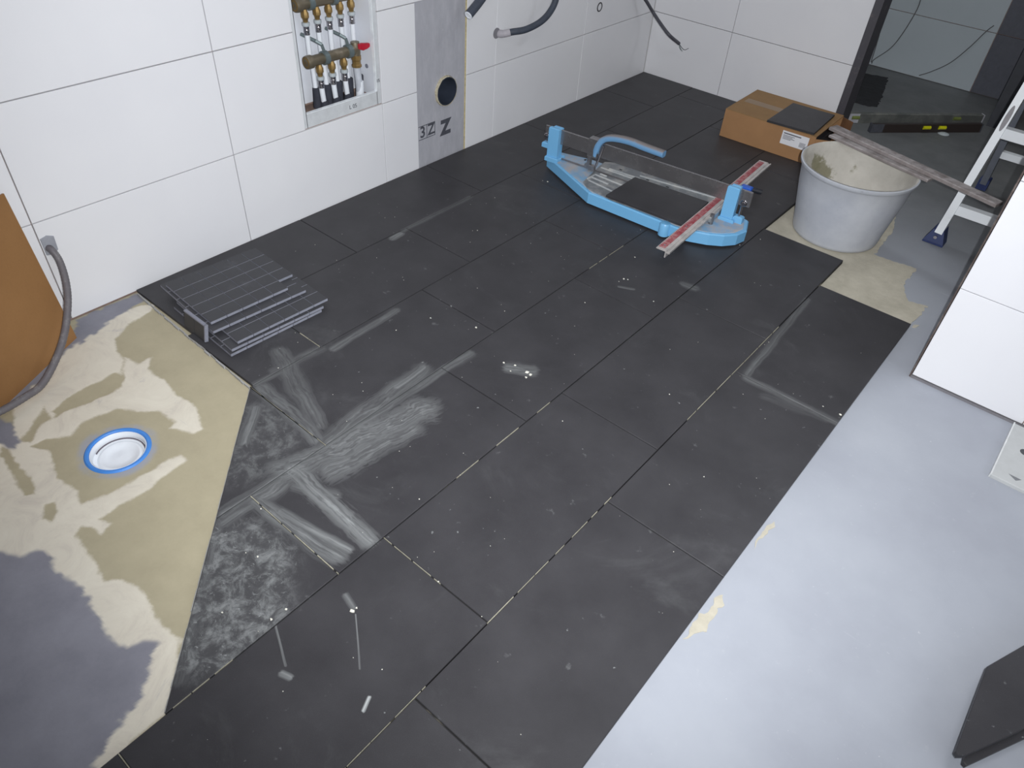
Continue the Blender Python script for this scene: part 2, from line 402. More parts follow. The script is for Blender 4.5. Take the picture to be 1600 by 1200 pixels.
OLIVE = [[(0.3215, -0.6156), (0.2979, -0.5680), (0.2884, -0.5275), (0.2937, -0.4919), (0.3036, -0.4337), (0.3280, -0.4313), (0.3483, -0.4869), (0.3481, -0.5200), (0.3456, -0.5675), (0.3496, -0.6135)],
 [(0.3528, -0.7510), (0.3724, -0.7382), (0.4431, -0.7480), (0.5233, -0.7506), (0.5503, -0.7629), (0.5335, -0.7785), (0.4859, -0.7779), (0.4130, -0.7628), (0.3831, -0.7639)], [(0.5942, -0.7586), (0.6001, -0.7435), (0.6341, -0.7502), (0.6519, -0.7709), (0.6314, -0.7760)], [(0.4412, -0.6395), (0.4467, -0.6542), (0.4273, -0.6893), (0.4006, -0.7004), (0.3985, -0.6626)]]
GREY = [[(0.4975, -1.0096), (0.6444, -0.8749), (0.6875, -0.8523), (0.6990, -0.8206), (0.7226, -0.8096), (0.7631, -0.8186), (0.8487, -0.8067), (0.9238, -0.8184), (0.9816, -0.8274), (1.0236, -0.8140), (1.0587, -0.7702), (1.0855, -0.7974), (1.1218, -0.8331), (1.1436, -0.8706), (1.1647, -0.9244), (1.1900, -0.9607), (1.2419, -1.0342), (1.0543, -1.1982)],
 [(0.2572, -0.7104), (0.2842, -0.7000), (0.3707, -0.7116), (0.3857, -0.7340), (0.3218, -0.7521), (0.2485, -0.7926), (0.1591, -0.7576)], [(0.0038, -0.4025), (0.0050, -0.2158), (0.0511, -0.2159), (0.0621, -0.2676), (0.0807, -0.3352), (0.0992, -0.3911), (0.1169, -0.4447), (0.0749, -0.4467)],
 [(0.0593, -0.4301), (0.0975, -0.4403), (0.1314, -0.4951), (0.1840, -0.5699), (0.2215, -0.6346), (0.2461, -0.7057), (0.2699, -0.8009), (0.0632, -0.7201), (0.1892, -0.6816), (0.1357, -0.5638)]]
def shower():
    st = 0.0045; x0, x1, y0, y1 = 0.0, 1.21, -1.75, -0.20
    xs = np.arange(x0, x1+st/2, st); ys = np.arange(y0, y1+st/2, st); nx, ny = len(xs), len(ys)
    X_, Y_ = np.meshgrid(xs, ys); px = X_.ravel().copy(); py = Y_.ravel().copy()
    rng = np.array([(noise.noise((x*9, y*9, 0)), noise.noise((x*9, y*9, 5)), noise.noise((x*30, y*30, 9)), noise.noise((x*70, y*70, 2))) for x, y in zip(px, py)])
    wx = px+rng[:, 0]*0.014+rng[:, 2]*0.007; wy = py+rng[:, 1]*0.014+rng[:, 3]*0.004
    dry = np.max([ss(sdist(wx, wy, p), -0.014, 0.012) for p in DRY], axis=0)
    ol = np.max([ss(sdist(wx, wy, p), -0.008, 0.010) for p in OLIVE], axis=0)
    dry = dry*(1-ol)
    gw = px+rng[:, 2]*0.010+rng[:, 3]*0.008; gh = py+rng[:, 1]*0.006+rng[:, 3]*0.008
    gr = np.max([ss(sdist(gw, gh, p), -0.005, 0.005) for p in GREY], axis=0)
    r = np.hypot(px-DR.x, py-DR.y)
    # smear of thin grey slurry around the collar
    halo = ss(r+rng[:, 0]*0.012, 0.096, 0.080)
    z = SUB + 0.0006 + 0.0005*rng[:, 0] + 0.0009*dry
    quads = []
    idx = np.arange(nx*ny).reshape(ny, nx)
    cx = (X_[:-1, :-1]+st/2); cy = (Y_[:-1, :-1]+st/2)
    keep = (np.hypot(cx-DR.x, cy-DR.y) > 0.068)
    # cut off by the laid tiles: keep only what lies in the shower corner (plus a margin below the tiles)
    keep &= ((cx+cy) < 0.40) | (cy < -0.9)
    a, b, c, d = idx[:-1, :-1][keep], idx[:-1, 1:][keep], idx[1:, 1:][keep], idx[1:, :-1][keep]
    fs = np.stack([a, b, c, d], 1).tolist()
    return px, py, z, fs, dry, gr, halo
px, py, pz, fs, dry, gr, halo = shower()
def shower_mat():
    t = NT('shower_sealing_slurry'); at = t.node('ShaderNodeAttribute', attribute_name='stain')
    sp = t.node('ShaderNodeSeparateColor'); t.link(at.outputs['Color'], sp.inputs[0])
    n = t.noise(12, 7, 0.7); f = t.noise(120, 4, 0.6)
    olive = t.ramp(n, [(0.3, hexlin(168, 159, 134)), (0.7, hexlin(180, 171, 145))])
    dryc = t.ramp(t.noise(9, 8, 0.75, dist=1.0), [(0.30, hexlin(204, 196, 184)), (0.48, hexlin(218, 211, 196)), (0.7, hexlin(226, 220, 205))])
    grey = t.ramp(t.noise(6, 7, 0.7), [(0.3, hexlin(124, 124, 134)), (0.7, hexlin(144, 144, 154))])
    dr = t.math('ADD', sp.outputs[0], t.math('MULTIPLY', t.math('SUBTRACT', f, 0.5), 0.5))
    c = t.mix(t.step(dr, 0.20, 0.80), olive, dryc)
    # dry ridges dragged through with grey
    c = t.mix(t.math('MULTIPLY', t.step(t.noise(4, 6, 0.7, dist=2.5), 0.60, 0.70, 0, 0.35), sp.outputs[0]), c, hexlin(165, 160, 165))
    c = t.mix(sp.outputs[1], c, grey)
    c = t.mix(t.math('MULTIPLY', sp.outputs[2], t.step(t.noise(25, 3), 0.35, 0.6, 0.2, 0.85)), c, hexlin(160, 164, 176))
    t.base(c); t.rough(0.72); t.bump(f, 0.25, 0.001); return t.m
sh = link_mesh('shower_screed', list(zip(px, py, pz)), fs, shower_mat(), FLOOR, smooth=True)
sh['label'] = 'beige wet and dry sealing coat over the shower corner'
at = sh.data.color_attributes.new('stain', 'FLOAT_COLOR', 'POINT')
buf = np.ones((len(px), 4), np.float32); buf[:, 0] = dry; buf[:, 1] = gr; buf[:, 2] = halo
at.data.foreach_set('color', buf.ravel())
# screed collar wall down to the drain
MB().lathe([(0.112, SUB-0.003), (0.069, SUB-0.0045), (0.069, -0.12)], (DR.x, DR.y, 0), seg=48).build('drain_pit', M_THIN, FLOOR)

# ---- adhesive bed beneath the tiles
X1 = 0.2988; W = 0.300; G_ = 0.0013     # first row line, module, half joint
RL = [0.0, X1, X1+W, X1+2*W, X1+3*W, X1+4*W, X1+5*W]
YE = 2.5875
bed = MB()
bed.prism([(0.002, -0.214), (RL[2], -0.214), (RL[4], -0.812), (RL[4], 1.53), (RL[4], YE), (0.002, YE)], SUB-0.002, -0.0045)
bed.box(RL[4]-0.001, RL[5], -2.2, 1.520, SUB-0.002, -0.0045)
bed.box(RL[5]-0.001, RL[6]-0.004, -2.2, 1.310, SUB-0.002, -0.0045)
bed.build('adhesive_bed', M_BED, FLOOR)

# ---- floor tiles, one object each
def floor_tile(poly):
    c = Vector((sum(p[0] for p in poly)/len(poly), sum(p[1] for p in poly)/len(poly), 0))
    dz = random.uniform(-0.0003, 0.0003)
    mb = MB().prism([(p[0]-c.x, p[1]-c.y) for p in poly], -0.0095, 0.0, 0.0012)
    return mb.build('floor_tile', tile_mat_for(poly), FLOOR, loc=(c.x, c.y, dz))
rows = {
 0: [-0.217, 0.379, 0.989, 1.599, 2.209, YE-0.002],
 1: [-0.232, -0.012, 0.600, 1.210, 1.820, 2.430, YE-0.002],
 2: [None, -0.239, 0.379, 0.989, 1.599, 2.209, YE-0.002],
 3: [None, -0.451, 0.157, 0.767, 1.377, 1.985, YE-0.002],
 4: [-2.14, -1.530, -0.920, -0.328, 0.3046, 0.915, 1.525],
 5: [-1.748, -1.138, -0.528, 0.084, 0.714, 1.3148],
}
g = G_
for r, js in rows.items():
    xa, xb = RL[r]+g, RL[r+1]-g
    if r == 0: xa = 0.004
    for a, b in zip(js[:-1], js[1:]):
        if a is None: continue
        floor_tile([(xa, a+g), (xb, a+g), (xb, b-g), (xa, b-g)])
# cut pieces along the diagonal of the shower
dl = lambda x: -0.235 - (x-0.5955)*0.995
floor_tile([(RL[2]+g, -0.239-g), (RL[2]+g, dl(RL[2]+g)), (RL[3]-g, dl(RL[3]-g)), (RL[3]-g, -0.239-g)])
floor_tile([(RL[3]+g, -0.451-g), (RL[3]+g, dl(RL[3]+g)), (RL[4]-g, dl(RL[4]-g)), (RL[4]-g, -0.451-g)])

# light thinset squeezed up in some joints
jm = MB()
def jline(a, b, wd=0.0014, n=None):
    a, b = Vector(a), Vector(b); L = (b-a).length; d = (b-a).normalized(); p = Vector((-d.y, d.x, 0)); t = 0.0
    while t < L:
        e = min(L, t+random.uniform(0.02, 0.09)); w2 = wd*random.uniform(0.55, 1.0)/2
        q = [a+d*t-p*w2, a+d*e-p*w2, a+d*e+p*w2, a+d*t+p*w2]
        jm.prism([(v.x, v.y) for v in q], -0.0050, 0.0001)
        t = e + (random.uniform(0.0, 0.012) if n is None else random.uniform(0, n))
jline((RL[4]+g, -0.328, 0), (RL[4]+0.17, -0.328, 0)); jline((RL[5], -1.138, 0), (RL[6]-0.01, -1.138, 0), 0.0022)
jline((RL[5], -1.9, 0), (RL[5], -0.50, 0)); jline((RL[5], -0.33, 0), (RL[5], 0.10, 0), 0.0016, 0.03); jline((RL[5], 0.45, 0), (RL[5], 1.0, 0), 0.0018, 0.01)
jline((RL[4], -0.82, 0), (RL[4], -0.70, 0)); jline((RL[4], -0.10, 0), (RL[4], 0.32, 0), 0.0015, 0.10)
jline((RL[3], 0.85, 0), (RL[3], 1.05, 0), 0.0012); jline((RL[3]+g, -0.451, 0), (RL[4], -0.451, 0), 0.0022)
jline((RL[2]-0.09, -0.012, 0), (RL[2]-0.004, -0.012, 0), 0.0026); jline((RL[4]+g, -0.92, 0), (RL[5], -0.92, 0), 0.0024)
jline((RL[2]+0.004, -0.239, 0), (RL[3], -0.239, 0), 0.0012, 0.02)
tag(jm.build('joint_mortar', simple('pale_joint_mortar', (152, 148, 132), 0.9, var=0.3, scale=60), FLOOR), 'pale adhesive squeezed up in the open joints', kind='stuff')
# ragged thinset bead under the cut edge next to the shower
bd = MB()
for (A_, B_) in (((0.02, -0.220), (0.595, -0.238)), ((0.598, -0.240), (1.190, -0.829))):
    a, b = Vector((*A_, 0)), Vector((*B_, 0)); d = (b-a).normalized(); p = Vector((d.y, -d.x, 0)); t = 0
    while t < (b-a).length:
        e = t+random.uniform(0.01, 0.03); wdt = random.uniform(0.001, 0.005) * (1.0 if A_[1] > -0.23 else 0.35)
        q = [a+d*t, a+d*e, a+d*e+p*wdt, a+d*t+p*wdt]
        bd.prism([(v.x, v.y) for v in q], SUB-0.003, -0.003+random.uniform(-0.002, 0.001)); t = e
tag(bd.build('adhesive_bead', simple('grey_white_adhesive', (160, 160, 160), 0.8), FLOOR), 'ragged adhesive along the cut tile edge', kind='stuff')

# patches of old adhesive on the grey screed
def patch(pts, name='adhesive_patch', h=0.0018, rag=0.006, mat=None, lab=None, z=SUB-0.001):
    P = [Vector(p) for p in pts]; out = []
    for i in range(len(P)):
        a, b = P[i], P[(i+1) % len(P)]; n = max(1, int((b-a).length/0.006))
        for k in range(n):
            q = a+(b-a)*k/n; nn = noise.noise((q.x*60, q.y*60, 3)); n2 = noise.noise((q.x*60, q.y*60, 8))
            out.append((q.x+nn*rag, q.y+n2*rag))
    vs = [(x, y, z) for x, y in out] + [(x, y, z+h) for x, y in out]; n = len(out)
    fs = [(i, (i+1) % n, n+(i+1) % n, n+i) for i in range(n)]
    fs.append(tuple(range(n, 2*n)))
    o = link_mesh(name, vs, fs, mat or M_THIN, FLOOR)
    bm = bmesh.new(); bm.from_mesh(o.data); bmesh.ops.recalc_face_normals(bm, faces=bm.faces)
    bmesh.ops.triangulate(bm, faces=[f for f in bm.faces if len(f.verts) > 4]); bm.to_mesh(o.data); bm.free()
    if lab: o['label'] = lab
    return o
patch([(1.1959, 1.5172), (1.1769, 1.6104), (1.1794, 1.8042), (1.1880, 1.9498), (1.2749, 2.1212), (1.4111, 2.1851), (1.5147, 2.0307), (1.5521, 1.8837), (1.5600, 1.6652), (1.6027, 1.6670), (1.7029, 1.6814), (1.7064, 1.6288), (1.7001, 1.5678), (1.7219, 1.4945), (1.7535, 1.4549), (1.8045, 1.4756), (1.8027, 1.4155), (1.7963, 1.3340), (1.7939, 1.3042), (1.5306, 1.2437), (1.4383, 1.2531), (1.2716, 1.3606)], rag=0.008, lab='beige adhesive left between the tile edge and the bucket')
patch([(1.8222, 0.0476), (1.8111, 0.0517), (1.8104, 0.0308), (1.8077, 0.0084), (1.8020, -0.0242), (1.8026, -0.0487), (1.8078, -0.0907), (1.8151, -0.0656), (1.8282, -0.0501), (1.8289, -0.0249), (1.8287, 0.0077)], rag=0.010, h=0.0012)
patch([(1.8084, 0.3032), (1.8186, 0.3052), (1.8162, 0.2667), (1.8103, 0.2399), (1.8121, 0.2043), (1.8062, 0.2290), (1.8052, 0.2734)], rag=0.008, h=0.0012)
patch([(1.8046, 1.3329), (1.8167, 1.3448), (1.8150, 1.3249), (1.8034, 1.3180)], rag=0.003)
# crumbs of adhesive scattered on the tiles
cb = MB()
def crumb(x, y, r, z=0.0):
    n = 6; pts = [(x+math.cos(k*2*math.pi/n)*r*random.uniform(0.5, 1.1), y+math.sin(k*2*math.pi/n)*r*random.uniform(0.4, 1.0)) for k in range(n)]
    cb.prism(pts, z-0.0002, z+r*0.5, r*0.2)
for (p, r) in (((1.7904, 0.7514, 0.0000), 0.0065), ((1.2853, -0.4879, 0.0000), 0.008), ((1.2855, -0.4783, 0.0000), 0.004), ((1.1806, -0.2035, 0.0000), 0.003), ((1.3627, -0.3276, 0.0000), 0.003), ((1.0413, -0.1329, 0.0000), 0.002), ((1.0159, 0.8781, 0.0000), 0.005), ((1.0123, 0.8538, 0.0000), 0.003), ((1.0023, 0.6814, 0.0000), 0.004),
               ((1.1520, 0.8394, 0.0000), 0.004), ((1.0084, 0.2898, 0.0000), 0.006), ((1.0384, 0.3036, 0.0000), 0.006), ((1.0813, 0.3041, 0.0000), 0.010), ((1.0943, 0.3020, 0.0000), 0.008), ((1.0922, 0.2854, 0.0000), 0.007), ((1.0451, 0.2766, 0.0000), 0.004), ((0.7213, 0.2945, 0.0000), 0.004), ((0.8476, 0.3540, 0.0000), 0.006), ((0.6919, 0.1844, 0.0000), 0.003),
               ((0.4249, 1.2322, 0.0000), 0.005), ((1.0269, 0.8839, 0.0000), 0.005), ((0.9689, 1.0149, 0.0000), 0.004), ((1.1895, 1.3505, 0.0000), 0.003), ((1.2240, 1.4410, 0.0000), 0.003), ((1.7429, 0.7501, 0.0000), 0.003), ((1.5605, 0.6419, 0.0000), 0.002), ((1.3146, 0.6691, 0.0000), 0.002), ((0.5894, -0.1450, 0.0000), 0.003),
               ((0.4807, 0.7644, 0.0000), 0.003), ((0.9471, -0.4568, 0.0000), 0.003), ((1.0459, -0.5356, 0.0000), 0.004), ((1.1020, -0.6575, 0.0000), 0.004), ((1.1840, -0.6038, 0.0000), 0.006), ((1.1868, -0.5715, 0.0000), 0.005), ((1.4135, 0.5012, 0.0000), 0.003), ((1.2657, 0.2206, 0.0000), 0.003), ((1.6280, 0.3046, 0.0000), 0.003), ((1.5789, 0.2263, 0.0000), 0.002)):
    crumb(p[0], p[1], r*0.7)
for _ in range(110):
    x = random.uniform(0.15, 1.75); y = random.uniform(-0.9, 1.3)
    if (x < 0.62 and y < -0.2) or (x < 1.2 and y < dl(x)+0.03): continue
    crumb(x, y, random.uniform(0.0006, 0.0016))
tag(cb.build('adhesive_crumbs', simple('white_adhesive_crumbs', (218, 216, 205), 0.8), FLOOR), 'white crumbs of adhesive scattered over the dark tiles', kind='stuff')

# ---- left wall with the recess for the pipe cabinet
H = 0.2923; TT = 0.010
CY0, CY1, CZ0, CZ1 = 0.455, 0.787, 0.2945, 0.93
PY = 1.108; PZ = 0.260    # waste pipe stub
wl = MB()
B0 = -0.010; B1 = -0.16
for (y0, y1, z0, z1) in ((-3.2, CY0, -0.12, 2.5), (CY0, CY1, -0.12, CZ0), (CY0, CY1, CZ1, 2.5), (CY1, PY-0.066, -0.12, 2.5), (PY+0.066, 5.2, -0.12, 2.5), (PY-0.066, PY+0.066, -0.12, PZ-0.066), (PY-0.066, PY+0.066, PZ+0.066, 2.5)):
    wl.box(B1, B0, y0, y1, z0, z1)
wl.box(B1-0.04, B1, CY0-0.1, PY+0.2, 0.1, 1.1)
WALL_L = wl.build('wall_left', M_PLASTER); tag(WALL_L, None, kind='structure')
def wtile(parent, y0, y1, z0, z1, gg=0.0015, x=0.0):
    """one wall tile on the left wall"""
    mb = MB().box(y0+gg, y1-gg, z0+gg, z1-gg, -TT, 0.0, wall_M(0, 0, x), 0.0008)
    return mb.build('wall_tile', M_WTILE, parent)
S0, S1 = 0.957, 1.219
cols = [-3.2, -2.81, -2.21, -1.61, -1.01, -0.407, 0.186, 0.787]
zr = [SUB+0.004, H] + [H+0.3*k for k in range(1, 8)]
zr[-1] = 2.39
for i in range(len(zr)-1):
    z0, z1 = zr[i], zr[i+1]
    for a, b in zip(cols[:-1], cols[1:]):
        if b == 0.787 and i in (1, 2):
            if i == 1: wtile(WALL_L, a, CY0, z0, z1)
            else: wtile(WALL_L, a, CY0, z0, z1)
        elif b == -0.407 or b == 0.186 or b == 0.787 or b < -0.4: wtile(WALL_L, a, b, z0, z1)
    if i < 2:
        wtile(WALL_L, 0.787, S0, z0, z1)
        wtile(WALL_L, S1, 1.388, z0, z1)
    else: wtile(WALL_L, 0.787, 1.388, z0, z1)
    for a, b in ((1.388, 1.995), (1.995, YE-0.001)): wtile(WALL_L, a, b, z0, z1)
# unplastered strip with the waste pipe
def cement_mat():
    t = NT('grey_waterproofed_board'); mp = t.node('ShaderNodeMapping'); mp.inputs['Scale'].default_value = (1, 5, 1.6); t.link(t.pos, mp.inputs['Vector'])
    a = t.noise(6, 8, 0.7, vec=mp.outputs[0]); b = t.noise(18, 6, 0.7)
    c = t.ramp(a, [(0.25, hexlin(158, 158, 165)), (0.5, hexlin(168, 168, 175)), (0.78, hexlin(182, 182, 188))])
    c = t.mix(t.step(b, 0.6, 0.75, 0, 0.4), c, hexlin(198, 197, 200)); t.base(c); t.rough(0.85); t.bump(b, 0.3, 0.002); return t.m
M_CEM = cement_mat()
stp = MB(); ST0, ST1, SZ = S0, S1, H+0.300
# strip with a round hole
hn = 24
ring = [(PY+0.056*math.cos(2*math.pi*k/hn), PZ+0.056*math.sin(2*math.pi*k/hn)) for k in range(hn)]
box_ = []
for k in range(hn):
    c_, s_ = math.cos(2*math.pi*k/hn), math.sin(2*math.pi*k/hn); q = 0.078/max(abs(c_), abs(s_)); box_.append((PY+c_*q, PZ+s_*q))
M0 = wall_M(0, 0)
vs = [M0 @ Vector((a, b, -0.004)) for a, b in ring] + [M0 @ Vector((a, b, -0.004)) for a, b in box_] + [M0 @ Vector((a, b, -0.03)) for a, b in ring]
fs_ = []
for k in range(hn):
    j = (k+1) % hn; fs_.append((k, j, hn+j, hn+k)); fs_.append((k, 2*hn+k, 2*hn+j, j))
stp.add(vs, fs_)
for (a, b, c_, d_) in ((S0+0.001, PY-0.078, SUB, SZ), (PY+0.078, S1-0.001, SUB, SZ), (PY-0.078, PY+0.078, SUB, PZ-0.078), (PY-0.078, PY+0.078, PZ+0.078, SZ)):
    stp.box(a, b, c_, d_, -0.010, -0.004, M0)
STRIP = stp.build('untiled_strip', M_CEM, WALL_L); STRIP['label'] = 'bare grey waterproofed strip between the white wall tiles'
M_INK = simple('dark_print', (70, 72, 80), 0.8, var=0.2, scale=80)
MB().box(S1-0.005, S1+0.0005, SUB, SZ, -0.0095, -0.0015, M0).build('tile_edge_sealant', simple('yellow_edge_sealant', (196, 182, 140), 0.7, var=0.3, scale=60), STRIP)
# printed letters on the strip: a framed pair and a heavy letter
fr = MB(); fy0, fy1, fz0, fz1 = 0.962, 1.050, 0.104, 0.158
for (a, b, c_, d_) in ((fy0, fy1, fz0, fz0+0.0025), (fy0, fy1, fz1-0.0025, fz1), (fy1-0.0025, fy1, fz0, fz1), (1.004, 1.0065, fz0, fz1)):
    fr.box(a, b, c_, d_, -0.004, -0.0035, M0)
fr.build('print_frame', M_INK, STRIP)
text_mesh('printed_letters', '3', 0.060, M_INK, wall_M(0.983, 0.131, -0.0039), STRIP, 0.0003, 0.0011)
text_mesh('printed_letters', 'Z', 0.060, M_INK, wall_M(1.029, 0.131, -0.0039), STRIP, 0.0003, 0.0011)
text_mesh('printed_letters', 'Z', 0.078, M_INK, wall_M(1.108, 0.116, -0.0039), STRIP, 0.0003, 0.0045)

# ---- far wall
FW = YE
w_ = MB().box(-0.16, 1.045, FW+0.010, FW+0.11, -0.12, 2.5).box(1.9, 4.2, FW+0.01, FW+0.11, -0.12, 2.5).box(1.045, 1.9, FW+0.01, FW+0.11, 2.1, 2.5)
WALL_F = w_.build('wall_far', M_PAINT); tag(WALL_F, None, kind='structure')
def ftile(parent, x0, x1, z0, z1, y=FW, gg=0.0012, sgn=-1):
    mb = MB().box(x0+gg, x1-gg, z0+gg, z1-gg, 0.0, TT, Matrix(((1, 0, 0, 0), (0, 0, -1, y+TT), (0, 1, 0, 0), (0, 0, 0, 1))), 0.0008)
    return mb.build('wall_tile', M_WTILE, parent)
zf = [SUB+0.004, 0.2925] + [0.2925+0.3*k for k in range(1, 8)]; zf[-1] = 2.39
back_ = MB().box(0.0, 1.02, FW+0.006, FW+0.0099, 0, 2.39).build('tile_backing', simple('grey_far_backing', (96, 94, 96), 0.9), WALL_F)
for z0, z1 in zip(zf[:-1], zf[1:]):
    ftile(WALL_F, 0.001, 0.434, z0, z1); ftile(WALL_F, 0.434, 1.016, z0, z1)
tag(MB().box(1.016, 1.050, FW-0.004, FW+0.112, SUB, 2.1).build('door_frame', M_EDGE), None, kind='structure').name = 'door_1'

# ---- partition with white tiles on its end, standing on the screed
PWY = 1.068
w_ = MB().box(1.882, 4.2, PWY+0.010, PWY+0.115, -0.12, 2.5)
WALL_P = w_.build('wall_partition', M_PLASTER); tag(WALL_P, None, kind='structure')
for z0, z1 in zip([SUB+0.008]+zf[1:-1], zf[1:]):
    for a, b in ((1.879, 2.172), (2.172, 2.772), (2.772, 3.372), (3.372, 4.0)): ftile(WALL_P, a, b, z0, z1, PWY)
MB().box(1.8745, 1.8785, PWY-0.001, PWY+0.113, SUB, 2.39).build('edge_profile', dusty('brown_metal_edge', (92, 80, 76), (150, 140, 135), 0.35, 0.5), WALL_P)
MB().box(1.878, 4.0, PWY-0.002, PWY+0.008, SUB-0.001, SUB+0.006).build('base_joint', simple('grey_base_joint', (118, 116, 120), 0.9), WALL_P)

# ---- the small room beyond the doorway
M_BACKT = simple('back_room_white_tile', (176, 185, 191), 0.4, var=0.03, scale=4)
BY = 3.74
w_ = MB().box(-0.2, 3.0, BY+0.008, BY+0.1, -0.12, 2.5)
WALL_B = w_.build('wall_back_room', M_PLASTER); tag(WALL_B, None, kind='structure')
def btile(x0, x1, z0, z1, mat):
    return MB().box(x0+.0015, x1-.0015, z0+.0015, z1-.0015, 0.0, 0.008, Matrix(((1, 0, 0, 0), (0, 0, -1, BY+.008), (0, 1, 0, 0), (0, 0, 0, 1))), 0.0008).build('wall_tile', mat, WALL_B)
M_DARKW = simple('anthracite_wall_tile', (82, 84, 94), 0.5, var=0.12, scale=60)
for z0, z1 in ((SUB, 0.282), (0.282, 0.582), (0.582, 0.882), (0.882, 1.182)):
    btile(0.14, 0.74, z0, z1, M_BACKT); btile(0.74, 1.337, z0, z1, M_BACKT); btile(1.337, 1.53, z0, z1, M_DARKW)
tag(MB().box(1.53, 1.62, 3.30, BY, -0.12, 2.5).build('wall_back_room_side', simple('dark_side_wall', (60, 62, 68), 0.7)), None, kind='structure')
tag(MB().box(-0.2, -0.0, FW+0.11, BY, -0.12, 2.5).build('wall_back_room_left', M_PAINT), None, kind='structure')

# ---- rest of the room shell: right wall with an opening for an assumed window, wall behind, ceiling
w_ = MB()
for (y0, y1, z0, z1) in ((-3.2, -0.5, -0.12, 2.5), (0.8, 5.2, -0.12, 2.5), (-0.5, 0.8, -0.12, 0.9), (-0.5, 0.8, 2.1, 2.5)): w_.box(4.2, 4.4, y0, y1, z0, z1)
tag(w_.build('wall_right', M_PAINT), None, kind='structure')
wf = MB()
for (y0, y1, z0, z1) in ((-0.5, 0.8, 0.9, 0.96), (-0.5, 0.8, 2.04, 2.1), (-0.5, -0.44, 0.96, 2.04), (0.74, 0.8, 0.96, 2.04), (0.12, 0.18, 0.96, 2.04)): wf.box(4.28, 4.34, y0, y1, z0, z1)
tag(wf.build('assumed_window_1', simple('assumed_window_white', (230, 230, 228), 0.4)), None, kind='structure')  # unseen window, assumed and added to go with the side light
tag(MB().box(-0.2, 4.4, -3.4, -3.2, -0.12, 2.5).build('wall_behind', M_PAINT), None, kind='structure')
tag(MB().box(-0.2, 4.4, 5.2, 5.3, -0.12, 2.5).build('wall_end', M_PAINT), None, kind='structure')
tag(MB().box(-0.2, 4.4, -3.4, 5.3, 2.5, 2.6).build('ceiling', M_PAINT), None, kind='structure')

# ================================================================= THINGS
# ---- brown board leaning in the corner
def brown_mat():
    t = NT('brown_hardboard'); n = t.noise(5, 6, 0.6); n2 = t.noise(160, 4, 0.6)
    c = t.ramp(n, [(0.3, hexlin(138, 99, 58)), (0.7, hexlin(152, 111, 68))]); c = t.mix(t.step(n2, 0.4, 0.8, 0, 0.2), c, hexlin(120, 84, 48))
    t.base(c); t.rough(0.6); return t.m
A = Vector((0.085, -0.437, SUB)); d = (Vector((0.225, -0.690, SUB))-Vector((0.085, -0.437, SUB))).normalized()
top = Vector((0.0120, -0.4413, 0.4165)); up = (top-A).normalized()
nrm = d.cross(up).normalized(); 
if nrm.x > 0: nrm = -nrm
bo = MB(); c4 = [A, A+d*0.62, A+d*0.62+up*0.415, A+up*0.415]
bo.add(c4+[v+nrm*0.006 for v in c4], [(0, 1, 2, 3), (7, 6, 5, 4), (0, 4, 5, 1), (1, 5, 6, 2), (2, 6, 7, 3), (3, 7, 4, 0)])
tag(bo.build('hardboard_panel', brown_mat()), 'large brown hardboard sheet leaning against the white wall at the left', 'board')

# ---- grey conduit out of the wall, hanging down over the board
M_COND = dusty('grey_conduit', (104, 100, 104), (150, 148, 146), 0.5, 0, 0.5, 0.75, 40)
cn = thing('flexible_conduit', 'grey flexible conduit hanging out of the wall in front of the brown board', 'conduit', (0, -0.39, 0.23))
L0 = Vector((0, -0.39, 0.23))
pth = [(-0.0100, -0.3948, 0.2146), (0.0120, -0.3911, 0.2169), (0.0350, -0.3895, 0.1912), (0.0750, -0.4053, 0.1534), (0.1150, -0.4328, 0.1156), (0.1600, -0.4787, 0.0704), (0.2000, -0.5305, 0.0383), (0.2350, -0.5915, 0.0117), (0.2550, -0.6402, 0.0134), (0.2700, -0.7043, 0.0182), (0.2900, -0.7879, 0.0393)]
mb = MB()
fine = smooth_path([Vector(p)-L0 for p in pth], 14)
rr = [0.0095 if i % 2 else 0.0088 for i in range(len(fine))]
mb.tube(fine, rr, 12); mb.build('hose', M_COND, cn, smooth=True)
patch_w = MB().prism([(-0.4035, 0.200), (-0.386, 0.196), (-0.372, 0.205), (-0.370, 0.244), (-0.386, 0.252), (-0.4035, 0.248)], 0.0001, 0.003, 0.001, wall_M(0, 0))
pw = patch_w.build('wall_grout_patch', simple('grey_wall_putty', (150, 152, 160), 0.9, var=0.15), WALL_L)

# ---- shower drain
dr = thing('shower_drain', 'round white shower drain with a blue sealing ring set in the beige floor', 'drain', (DR.x, DR.y, SUB))
M_BLUE = simple('blue_rubber', (70, 138, 220), 0.5, var=0.08); M_WPL = simple('white_plastic', (232, 236, 242), 0.35, var=0.02)
MB().lathe([(0.0625, -0.030), (0.0625, 0.0015), (0.065, 0.004), (0.070, 0.004), (0.0735, 0.001), (0.0735, -0.008)], (0, 0, 0), seg=56, close=True).build('sealing_ring', M_BLUE, dr, smooth=True)
MB().lathe([(0.0, -0.030), (0.0622, -0.030), (0.0622, 0.0), (0.0605, 0.0005), (0.059, -0.001), (0.0588, -0.018)], (0, 0, 0), seg=56, close=False).lathe([(0.0588, -0.018), (0.053, -0.021), (0.051, -0.0215), (0.047, -0.017), (0.041, -0.0165), (0.036, -0.0215), (0.02, -0.0225), (0.0, -0.0205)], (0, 0, 0), seg=56).build('drain_insert', M_WPL, dr, smooth=True, sharp=60)
arc = [(0.0555*math.cos(a), 0.0555*math.sin(a), -0.0165) for a in [math.radians(52 + k*7) for k in range(25)]]
MB().tube(arc, 0.0016, 8).build('rubber_seal', simple('dark_rubber_seal', (96, 88, 98), 0.6), dr, smooth=True)

